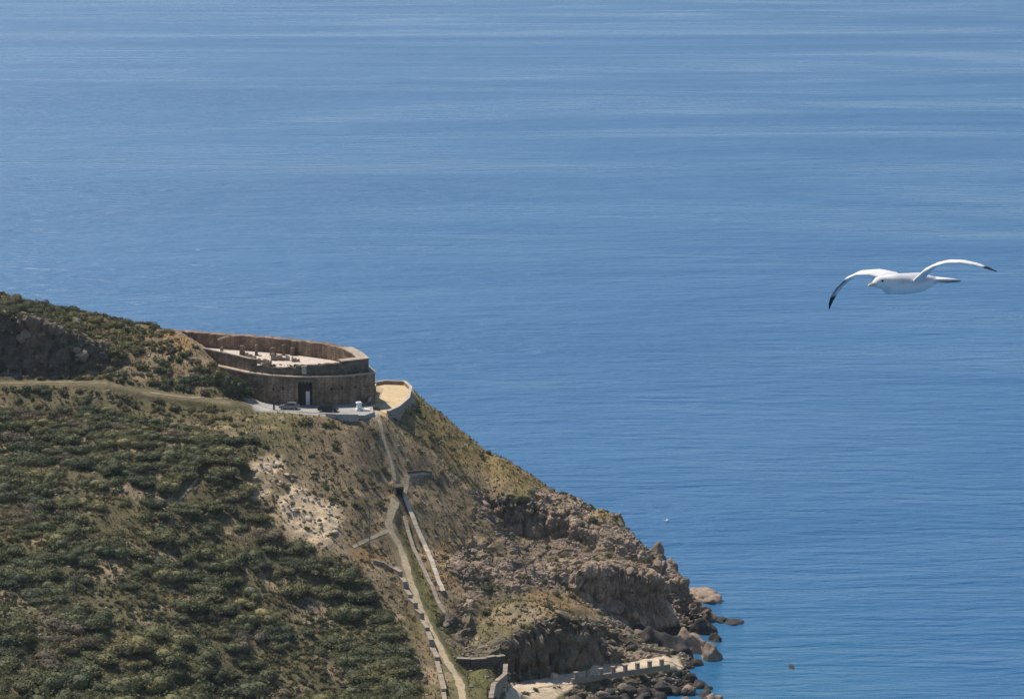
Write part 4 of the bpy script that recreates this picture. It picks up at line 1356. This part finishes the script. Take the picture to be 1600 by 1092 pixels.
x, y, z, px, py, smin, smax = [a_[ok] for a_ in (x, y, z, px, py, smin, smax)]
rad = smin + (smax - smin) * rng.random(len(x)) ** 2.0
# hand-placed ones that stand out in the photograph
HAND = [(430, 775, 0.9), (446, 762, 1.1), (470, 800, 1.2), (500, 815, 0.8), (418, 796, 1.3), (455, 788, 0.9), (486, 772, 1.2), (405, 757, 1.0), (440, 742, 0.8), (515, 836, 1.0), (478, 826, 0.9), (478, 660, 1.9), (462, 664, 1.2), (508, 664, 1.3), (520, 638 + 22, 1.0), (390, 690, 2.2), (372, 606, 2.6), (358, 602, 2.6), (384, 612, 2.2), (343, 598, 2.4), (328, 592, 2.2), (350, 614, 1.8), (380, 622, 1.5), (366, 616, 1.8), (316, 580, 2.0), (305, 590, 1.8), (388, 620, 1.6), (300, 606, 1.9), (282, 606, 1.7), (255, 605, 1.6), (190, 585, 2.4),
        (320, 600, 2.0), (65, 610, 2.6), (45, 612, 2.2), (95, 614, 1.8), (758, 708, 1.5), (750, 712, 1.0), (690, 682, 0.9), (700, 678, 0.8), (654, 704, 0.9), (663, 707, 0.7), (715, 728, 0.8), (595, 788, 1.4), (570, 852, 1.3),
        (590, 858, 1.4), (680, 774, 1.0), (445, 852, 1.5), (240, 930, 2.6), (195, 915, 2.6), (360, 1010, 3.0), (60, 815, 2.8), (140, 850, 2.6), (290, 555, 1.8), (210, 520, 1.6), (590, 640, 1.1), (622, 1000, 1.6), (612, 975, 1.7), (640, 965, 1.3),
        (880, 772, 1.2), (830, 770, 1.5), (843, 778, 1.3), (690, 962, 0.9), (870, 1075, 1.0), (820, 1085, 1.2), (835, 1078, 0.9)]
hr = random.Random(31)
for k in range(120):                                # the overgrown spur beside the fort and the verges of the road
    if k < 78:
        a = hr.uniform(120, 386); lo_ = 486 + (a - 120) * 0.24 if a < 300 else 548 + (a - 300) * 0.5
        HAND.append((a, hr.uniform(lo_ + 12, 592 + (a - 120) * 0.08), hr.uniform(1.0, 2.3)))
    else:
        a = hr.uniform(0, 380); b = 600 + max(0, a - 170) * 0.15 + hr.choice([-7, 13, 18, 24, 30, 36])
        HAND.append((a, b, hr.uniform(0.8, 1.7)))
HAND = [h for h in HAND if not in_poly(np.array([hit(h[0], h[1])[0]]), np.array([hit(h[0], h[1])[1]]), offset_poly(rim, 2.2))[0]]
hw = np.array([hit(a, b) for a, b, _ in HAND])
x = np.concatenate([hw[:, 0], x]); y = np.concatenate([hw[:, 1], y]); z = np.concatenate([hw[:, 2], z])
px = np.concatenate([[h[0] for h in HAND], px]); py = np.concatenate([[h[1] for h in HAND], py]); rad = np.concatenate([[h[2] for h in HAND], rad])
isH = np.arange(len(x)) < len(HAND)
# thin out: bigger first, keep a spacing
order = np.argsort(-(rad + 10 * isH))
sel = []; cell = {}
for i in order:
    cx, cy = int(x[i] // 4), int(y[i] // 4)
    good = True
    for a in (-1, 0, 1):
        for b in (-1, 0, 1):
            for j in cell.get((cx + a, cy + b), ()):
                if (x[i] - x[j]) ** 2 + (y[i] - y[j]) ** 2 < (0.47 * (rad[i] + rad[j])) ** 2 and not isH[i]:
                    good = False; break
    if good:
        sel.append(i); cell.setdefault((cx, cy), []).append(i)
sel = np.array(sel)
show = (px[sel] > -25) & (py[sel] < 1100)
big = sorted([i for i, s_ in zip(sel, show) if s_], key=lambda i: -rad[i])[:295]
bigset = set(big)
rest = np.array([i for i in sel if i not in bigset])

def where(px, py):
    if px > 640 and py < 930 and px < 1000: return 'on the grassy slope right of the stone walls'
    if px > 640: return 'on the ground near the cove'
    if py < 500 and px < 260: return 'on the skyline of the hill at left'
    if px < 190 and py < 596: return 'on the crag above the road at left'
    if 335 < px < 396 and py < 625: return "in the dark ditch at the fort's left end"
    if px < 396 and py < 622: return 'on the upper spur between crag and fort' if py < 562 else 'on the lower spur between crag and fort'
    if px > 395 and py < 672: return 'just below the fort forecourt'
    if py < 655: return 'just below the road at left'
    if in_poly(np.array([px]), np.array([py]), BAND)[0]: return 'in the dark thicket band below the road'
    if px > 560 and py > 860: return 'left of the pale stepped wall'
    if px > 540: return 'beside the footpath above the stepped wall'
    if px > 340 and py < 735: return 'on the slope above the pale rocky scar'
    if px > 340 and py < 880: return 'next to the pale rocky scar'
    if px > 340: return 'on the slope below the pale rocky scar' if py < 985 else 'low down beneath the pale rocky scar'
    if py < 830: return 'around the little trail left of the rocky scar' if px > 180 else ('on the upper slope by the left edge' if py < 735 else 'on the left slope under the upper thicket')
    if py > 970: return ('in the bottom left corner' if px < 80 else 'just right of the bottom left corner') if px < 170 else 'at the bottom edge left of the stepped wall'
    return 'in the middle of the big left slope' if px > 150 else 'halfway down by the left edge'

shrub_items = []
seen = {}
for i in big:
    brown = (not isH[i]) and random.random() < 0.12
    me = random.choice(SH_BROWN if brown else SH_GREEN)
    o = link('shrub', me, loc=(x[i], y[i], z[i] - 0.12 * rad[i]))
    dz_ = bool(in_poly(px[i:i + 1], py[i:i + 1], DENSE)[0])
    el = random.uniform(0.95, 1.35) if dz_ else random.uniform(0.85, 1.3)
    o.scale = (rad[i] * el, rad[i] / el, rad[i] * random.uniform(0.8, 1.1) * (1.0 if rad[i] < 2.5 else 0.78))
    o.rotation_euler = (0, 0, R(-40 + random.uniform(-60, 60)) if dz_ else random.uniform(0, 6.28))
    if isH[i] and 322 < px[i] < 392 and 584 < py[i] < 630: o.scale[2] *= 2.0
    pl = where(px[i], py[i])
    key = (pl, brown)
    size = 'huge' if rad[i] > 2.75 else 'large' if rad[i] > 2.1 else ('small' if rad[i] < 1.2 else 'medium')
    if key not in seen:
        seen[key] = 1
        lb = ('biggest dry brown shrub ' if brown else 'biggest dark green shrub ') + pl
    else:
        lb = size + (' dry brown shrub ' if brown else ' green shrub ') + pl
    tag(o, lb, 'shrub', 'shrubs ' + pl)
    shrub_items.append((px[i], o))
single_out(shrub_items)

SM = [shrub_shape(600 + i, 90, 0.30, 3, 1, 0.7) for i in range(6)]
# bushes beyond the three hundred
if len(rest):
    pr = np.stack([x[rest], y[rest], z[rest] - 0.1 * rad[rest]], -1)
    MD = [shrub_shape(620 + i, 260, 0.19, 5, 1, 0.7) for i in range(5)]
    br = rng.random(len(rest)) < 0.15
    for nm, mm, msk in (('far_bushes', M['scrub'], ~br), ('dry_bushes', M['scrub_brown'], br)):
        if msk.any():
            o = scatter_join(nm, MD, pr[msk], rad[rest][msk], rng.uniform(0, 6.28, msk.sum()), mm, rng.random(msk.sum()))
            tag(o, 'further rounded bushes spread over the slope' if mm is M['scrub'] else 'further dry brown bushes spread over the slope', 'bushes')

# low scrub, everywhere
x, y, z, px, py = ground_points(30000, -120, 42, 450, 655)
nb = fbm(x * 0.12, y * 0.12, z * 0, 3, 95)
pr_ = np.full(len(x), 0.42)
pr_[in_poly(px, py, DENSE)] = 0.75
pr_[in_poly(px, py, RSLOPE)] = 0.5
pr_ *= np.clip(0.8 + 0.9 * nb, 0.1, 1.6)
pr_ *= 1 - 0.6 * sample(rock, x, y)
pr_ *= 1 - 0.85 * sample(scar, x, y)
pr_[sample(flat, x, y) > 0.2] = 0
pr_[in_poly(x, y, offset_poly(rim, 1.6))] = 0
pr_[z < 2] = 0
pr_[in_poly(px, py, PLAT)] *= 0.1
k_ = rng.random(len(x)) < pr_
x, y, z, px, py = x[k_], y[k_], z[k_], px[k_], py[k_]
br = rng.random(len(x)) < np.where(px > 600, 0.5, 0.28)
rs = rng.uniform(0.22, 0.8, len(x)) * np.where(px > 620, 0.7, 1.0) * np.where(in_poly(px, py, DENSE), 1.35, 1.0)
pos = np.stack([x, y, z - 0.03], -1)
o = scatter_join('low_scrub', SM, pos[~br], rs[~br], rng.uniform(0, 6.28, (~br).sum()), M['scrub'], rng.random((~br).sum()))
tag(o, 'low green scrub covering the hillside', 'scrub')
o = scatter_join('dry_scrub', SM, pos[br], rs[br], rng.uniform(0, 6.28, br.sum()), M['scrub_brown'], rng.random(br.sum()))
tag(o, 'low dry brown scrub covering the hillside', 'scrub')
# weeds on the fort's weathered front parapet
pw = []
for k in range(150):
    i = random.choice([2, 3, 4, 5, 6]); t = random.random()
    a, b = np.array(rim[i]), np.array(rim[i + 1]); q = a + (b - a) * t
    e_ = (b - a) / np.linalg.norm(b - a); n_ = np.array([e_[1], -e_[0]])
    dd = random.choice([0.35, 0.5, -0.8, -1.2])
    pw.append((q[0] + n_[0] * dd, q[1] + n_[1] * dd, 51.45 if dd > 0 else 53.1 + 0.6 * (i - 2) / 4))
pw = np.array(pw)
o = scatter_join('parapet_weeds', SM, pw, rng.uniform(0.25, 0.6, len(pw)), rng.uniform(0, 6.28, len(pw)), M['scrub'], rng.random(len(pw)) * 0.6)
tag(o, 'weeds growing on the front parapet of the fort', 'weeds')

# dry grass
def tuft(seed):
    g = np.random.default_rng(seed)
    n = 5
    a = g.uniform(0, 6.28, n); l = g.uniform(0.5, 1.0, n); t = g.uniform(0.1, 0.5, n)
    V_, F_ = [], []
    for i in range(n):
        d = np.array([math.cos(a[i]), math.sin(a[i]), 0]); s_ = np.array([-d[1], d[0], 0]) * 0.16
        o_ = len(V_)
        V_ += [d * .1 - s_, d * .1 + s_, d * t[i] + np.array([0, 0, l[i]])]
        F_.append((o_, o_ + 1, o_ + 2))
    return np.array(V_), np.array(F_)
x, y, z, px, py = ground_points(60000, -120, 42, 450, 655)
pr_ = np.full(len(x), 0.6)
pr_ *= (1 - 0.85 * sample(rock, x, y)) * (1 - 0.8 * sample(scar, x, y))
pr_[sample(flat, x, y) > 0.5] = 0
pr_[in_poly(x, y, offset_poly(rim, 1.4))] = 0
pr_[z < 2] = 0
k_ = rng.random(len(x)) < pr_
x, y, z, px, py = x[k_], y[k_], z[k_], px[k_], py[k_]
ridge = in_poly(px, py, RIDGE) | in_poly(px, py, ORANGE[0]) | in_poly(px, py, ORANGE[3])
tn = np.clip(rng.random(len(x)) * 0.7 + 0.3 * ridge, 0, 1)
o = scatter_join('dry_grass', [tuft(700 + i) for i in range(6)], np.stack([x, y, z], -1), rng.uniform(0.3, 0.75, len(x)), rng.uniform(0, 6.28, len(x)), M['straw'], tn)
tag(o, 'dry yellow grass growing over the hillside', 'grass')

# ------------------------------------------------------------------ white float on the water
fl = P(1043, 814, z=0.0)
root = empty('float_buoy', tuple(fl)); tag(root, 'tiny white buoy floating on the sea off the headland', 'buoy')
mb = MB(); mb.tube([(0, 0, -0.25), (0, 0, -0.1), (0, 0, 0.15), (0, 0, 0.38), (0, 0, 0.5)], [0.15, 0.4, 0.46, 0.34, 0.1], 14); mb.obj('float', M['whitewash'], root, True)
mb = MB(); mb.tube([(0, 0, 0.5), (0, 0, 0.62)], [0.08, 0.07], 8); mb.obj('lifting_eye', M['whitewash'], root)

# ------------------------------------------------------------------ the gull
def gull_mat():
    m, nt, b = mat('gull_plumage', 0.75, 0.2)
    tc = node(nt, 'ShaderNodeAttribute', attribute_name='plume')
    n1 = noise_node(nt, node(nt, 'ShaderNodeTexCoord').outputs['Object'], 30, 4)
    r = ramp(nt, [(0.3, (0.88, 0.88, 0.88)), (0.7, (1.0, 1.0, 1.0))])
    nt.links.new(n1.outputs[0], r.inputs[0])
    nt.links.new(mixc(nt, 'MULTIPLY', 1.0, tc.outputs[0], r.outputs[0]), b.inputs['Base Color'])
    return m

def build_gull():
    GD = 18.0
    c = P(1417, 441, Y=GD)
    k = GD / FPX * 1.006                              # metres per photo pixel at that distance
    yaw = R(45)
    # local frame: u right, d towards the camera, v up; heading is left and towards the camera
    hd = np.array([-math.cos(yaw), -math.sin(yaw), 0.085])
    def loc(u, v, dep):                               # photo offsets in pixels, depth in metres towards the viewer
        return np.array([u * k, -dep, v * k - (-dep) * 0])
    rings, faces, cols = [], [], []
    V_, F_, Cc = [], [], []
    WHITE, GREY, BLACK = (0.82, 0.8, 0.78), (0.6, 0.6, 0.61), (0.03, 0.03, 0.033)
    # body, beak end to tail root, along the heading
    prof = [(0.335, 0.012, 0.012, -0.006), (0.322, 0.023, 0.023, 0.0), (0.295, 0.033, 0.035, 0.004), (0.262, 0.036, 0.038, 0.005), (0.228, 0.039, 0.042, 0.001), (0.19, 0.058, 0.062, -0.012),
            (0.13, 0.068, 0.062, -0.010), (0.05, 0.080, 0.067, -0.010), (-0.04, 0.078, 0.065, -0.008), (-0.12, 0.068, 0.063, -0.004), (-0.20, 0.052, 0.046, 0.0), (-0.27, 0.036, 0.026, 0.006)]
    side = np.array([math.sin(yaw), -math.cos(yaw), 0.0])             # the bird's left
    n = 20
    for (s_, a, b, zz) in prof:
        for q in range(n):
            t = 2 * math.pi * q / n
            p = hd * s_ + side * a * math.cos(t) + np.array([0, 0, zz + b * math.sin(t)])
            V_.append(p)
            back = math.sin(t) > 0.25 and s_ < 0.14
            Cc.append(GREY if back and s_ > -0.2 else WHITE)
    for i in range(len(prof) - 1):
        for q in range(n):
            F_.append((i * n + q, i * n + (q + 1) % n, (i + 1) * n + (q + 1) % n, (i + 1) * n + q))
    F_.append(tuple(range(n))); F_.append(tuple(range(len(prof) * n - 1, (len(prof) - 1) * n - 1, -1)))
    # tail fan
    o_ = len(V_)
    for s_, w_ in ((-0.22, 0.05), (-0.34, 0.075), (-0.45, 0.085)):
        for sg in (-1, -0.5, 0, 0.5, 1):
            e = 0.012 if s_ > -0.44 else 0.006
            for up in (1, -1):
                V_.append(hd * (s_ - (0.02 * (1 - abs(sg)) if s_ < -0.4 else 0)) + side * w_ * sg + np.array([0, 0, 0.008 + up * e]))
                Cc.append(WHITE if up > 0 or s_ > -0.3 else BLACK)
    for i in range(2):
        for q in range(4):
            a0 = o_ + i * 10 + q * 2; b0_ = a0 + 10
            F_ += [(a0, a0 + 2, b0_ + 2, b0_), (a0 + 1, b0_ + 1, b0_ + 3, a0 + 3)]
        a0 = o_ + i * 10
        F_ += [(a0, a0 + 10, a0 + 11, a0 + 1), (a0 + 8, a0 + 9, a0 + 19, a0 + 18)]
    F_ += [tuple(o_ + j for j in (0, 1, 3, 2)), tuple(o_ + j for j in (2, 3, 5, 4)), tuple(o_ + j for j in (4, 5, 7, 6)), tuple(o_ + j for j in (6, 7, 9, 8))]
    F_ += [tuple(o_ + 20 + j for j in (0, 2, 3, 1)), tuple(o_ + 20 + j for j in (2, 4, 5, 3)), tuple(o_ + 20 + j for j in (4, 6, 7, 5)), tuple(o_ + 20 + j for j in (6, 8, 9, 7))]
    # wings: (span out, up, sweep forward, chord, thickness)
    LEFT = [(0.019, -0.018, -0.03, 0.1714, 0.03), (0.097, 0.043, 0.0, 0.1559, 0.026), (0.175, 0.095, 0.03, 0.1363, 0.022), (0.262, 0.137, 0.05, 0.1286, 0.018), (0.349, 0.165, 0.055, 0.109, 0.014), (0.427, 0.173, 0.025, 0.0857, 0.011), (0.504, 0.166, -0.015, 0.0585, 0.008), (0.572, 0.149, -0.05, 0.0351, 0.006), (0.621, 0.132, -0.08, 0.0094, 0.004)]
    RIGHT = [(0.03, 0.0, 0.06, 0.1896, 0.03), (0.11, 0.03, 0.07, 0.1851, 0.026), (0.2, 0.041, 0.085, 0.167, 0.022), (0.3, 0.027, 0.1, 0.1444, 0.018), (0.4, -0.017, 0.09, 0.1264, 0.014), (0.49, -0.08, 0.065, 0.1038, 0.011), (0.56, -0.145, 0.035, 0.0767, 0.008), (0.61, -0.2, 0.0, 0.0451, 0.006), (0.645, -0.245, -0.035, 0.0109, 0.004)]
    m_ = 12
    def fine(W0):
        out = []
        N = 40
        A = np.array(W0)
        for q in range(N + 1):
            t = q / N * (len(A) - 1); i = min(int(t), len(A) - 2); f = t - i
            f2_ = f * f * (3 - 2 * f) * 0.35 + f * 0.65
            out.append(tuple(A[i] * (1 - f2_) + A[i + 1] * f2_))
        return out
    LEFT, RIGHT = fine(LEFT), fine(RIGHT)
    for sgn, W_ in ((1, LEFT), (-1, RIGHT)):
        o_ = len(V_)
        for j, (sp, up, sw, ch, th) in enumerate(W_):
            for q in range(m_):
                t = 2 * math.pi * q / m_
                cx = math.cos(t)                       # 1 leading edge, -1 trailing edge
                thick = th * math.sin(t) * (0.62 + 0.38 * cx)
                camber = 0.10 * ch * (1 - cx * cx) * 0.5
                fe = (1 + (0.10 + 0.22 * max(0.0, sp / W_[-1][0] - 0.45)) * (((j * 0.5) % 1.0) - 0.5) * 2) if cx < -0.4 else 1.0
                p = hd * (sw + ch * (cx * fe - 0.35) * 0.46) + side * sgn * sp + np.array([0, 0, up + thick + camber - 0.20 * ch * cx * 0.5])
                V_.append(p)
                tip = sp / W_[-1][0]
                if tip > 0.88: cc = BLACK
                elif tip > 0.62 and cx > 0.45 and sgn < 0: cc = (0.3, 0.3, 0.31)
                elif math.sin(t) > 0.2 and cx < 0.55 and tip < 0.62: cc = (0.7, 0.7, 0.71)
                elif cx < 0.1 and j % 2: cc = (0.62, 0.61, 0.61)
                else: cc = WHITE
                Cc.append(cc)
        for j in range(len(W_) - 1):
            for q in range(m_):
                F_.append((o_ + j * m_ + q, o_ + j * m_ + (q + 1) % m_, o_ + (j + 1) * m_ + (q + 1) % m_, o_ + (j + 1) * m_ + q))
        F_.append(tuple(range(o_, o_ + m_))); F_.append(tuple(range(o_ + len(W_) * m_ - 1, o_ + (len(W_) - 1) * m_ - 1, -1)))
    me = bpy.data.meshes.new('seagull')
    me.from_pydata([tuple(map(float, p)) for p in V_], [], F_)
    me.materials.append(gull_mat())
    me.polygons.foreach_set('use_smooth', [True] * len(me.polygons))
    a = me.color_attributes.new('plume', 'FLOAT_COLOR', 'POINT')
    a.data.foreach_set('color', np.array([(*q, 1) for q in Cc], np.float32).ravel())
    bm = bmesh.new(); bm.from_mesh(me); bmesh.ops.recalc_face_normals(bm, faces=bm.faces); bm.to_mesh(me); bm.free()
    o = link('seagull', me, loc=tuple(c))
    tag(o, 'white and grey seagull gliding over the sea with wings spread', 'bird')
    mb = MB()
    tipb = hd * 0.392 + np.array([0, 0, -0.022])
    mb.tube([hd * 0.325 + np.array([0, 0, -0.005]), hd * 0.362 + np.array([0, 0, -0.008]), hd * 0.382 + np.array([0, 0, -0.012]), tipb], [0.013, 0.011, 0.008, 0.002], 10)
    mb.obj('beak', plain_mat('gull_beak', (0.62, 0.5, 0.32), 0.4), o, True)
    for sg in (-1, 1):
        mb = MB(); e = hd * 0.292 + side * sg * 0.036 + np.array([0, 0, 0.018])
        mb.tube([e - side * sg * 0.004, e + side * sg * 0.002, e + side * sg * 0.004], [0.007, 0.006, 0.002], 10)
        mb.obj('eye', M['void'], o)
build_gull()

# ------------------------------------------------------------------ thin sea air
hb = MB(); hb.box((0, 9000, 83), (30400, 30400, 184))
hm = bpy.data.materials.new('sea_air'); hm.use_nodes = True
for n_ in list(hm.node_tree.nodes): hm.node_tree.nodes.remove(n_)
ho = hm.node_tree.nodes.new('ShaderNodeOutputMaterial'); hv = hm.node_tree.nodes.new('ShaderNodeVolumePrincipled')
hv.inputs['Color'].default_value = (0.80, 0.88, 1.0, 1); hv.inputs['Density'].default_value = 0.000035; hv.inputs['Anisotropy'].default_value = 0.2
hm.node_tree.links.new(hv.outputs[0], ho.inputs['Volume'])
tag(hb.obj('haze', hm), kind='stuff')
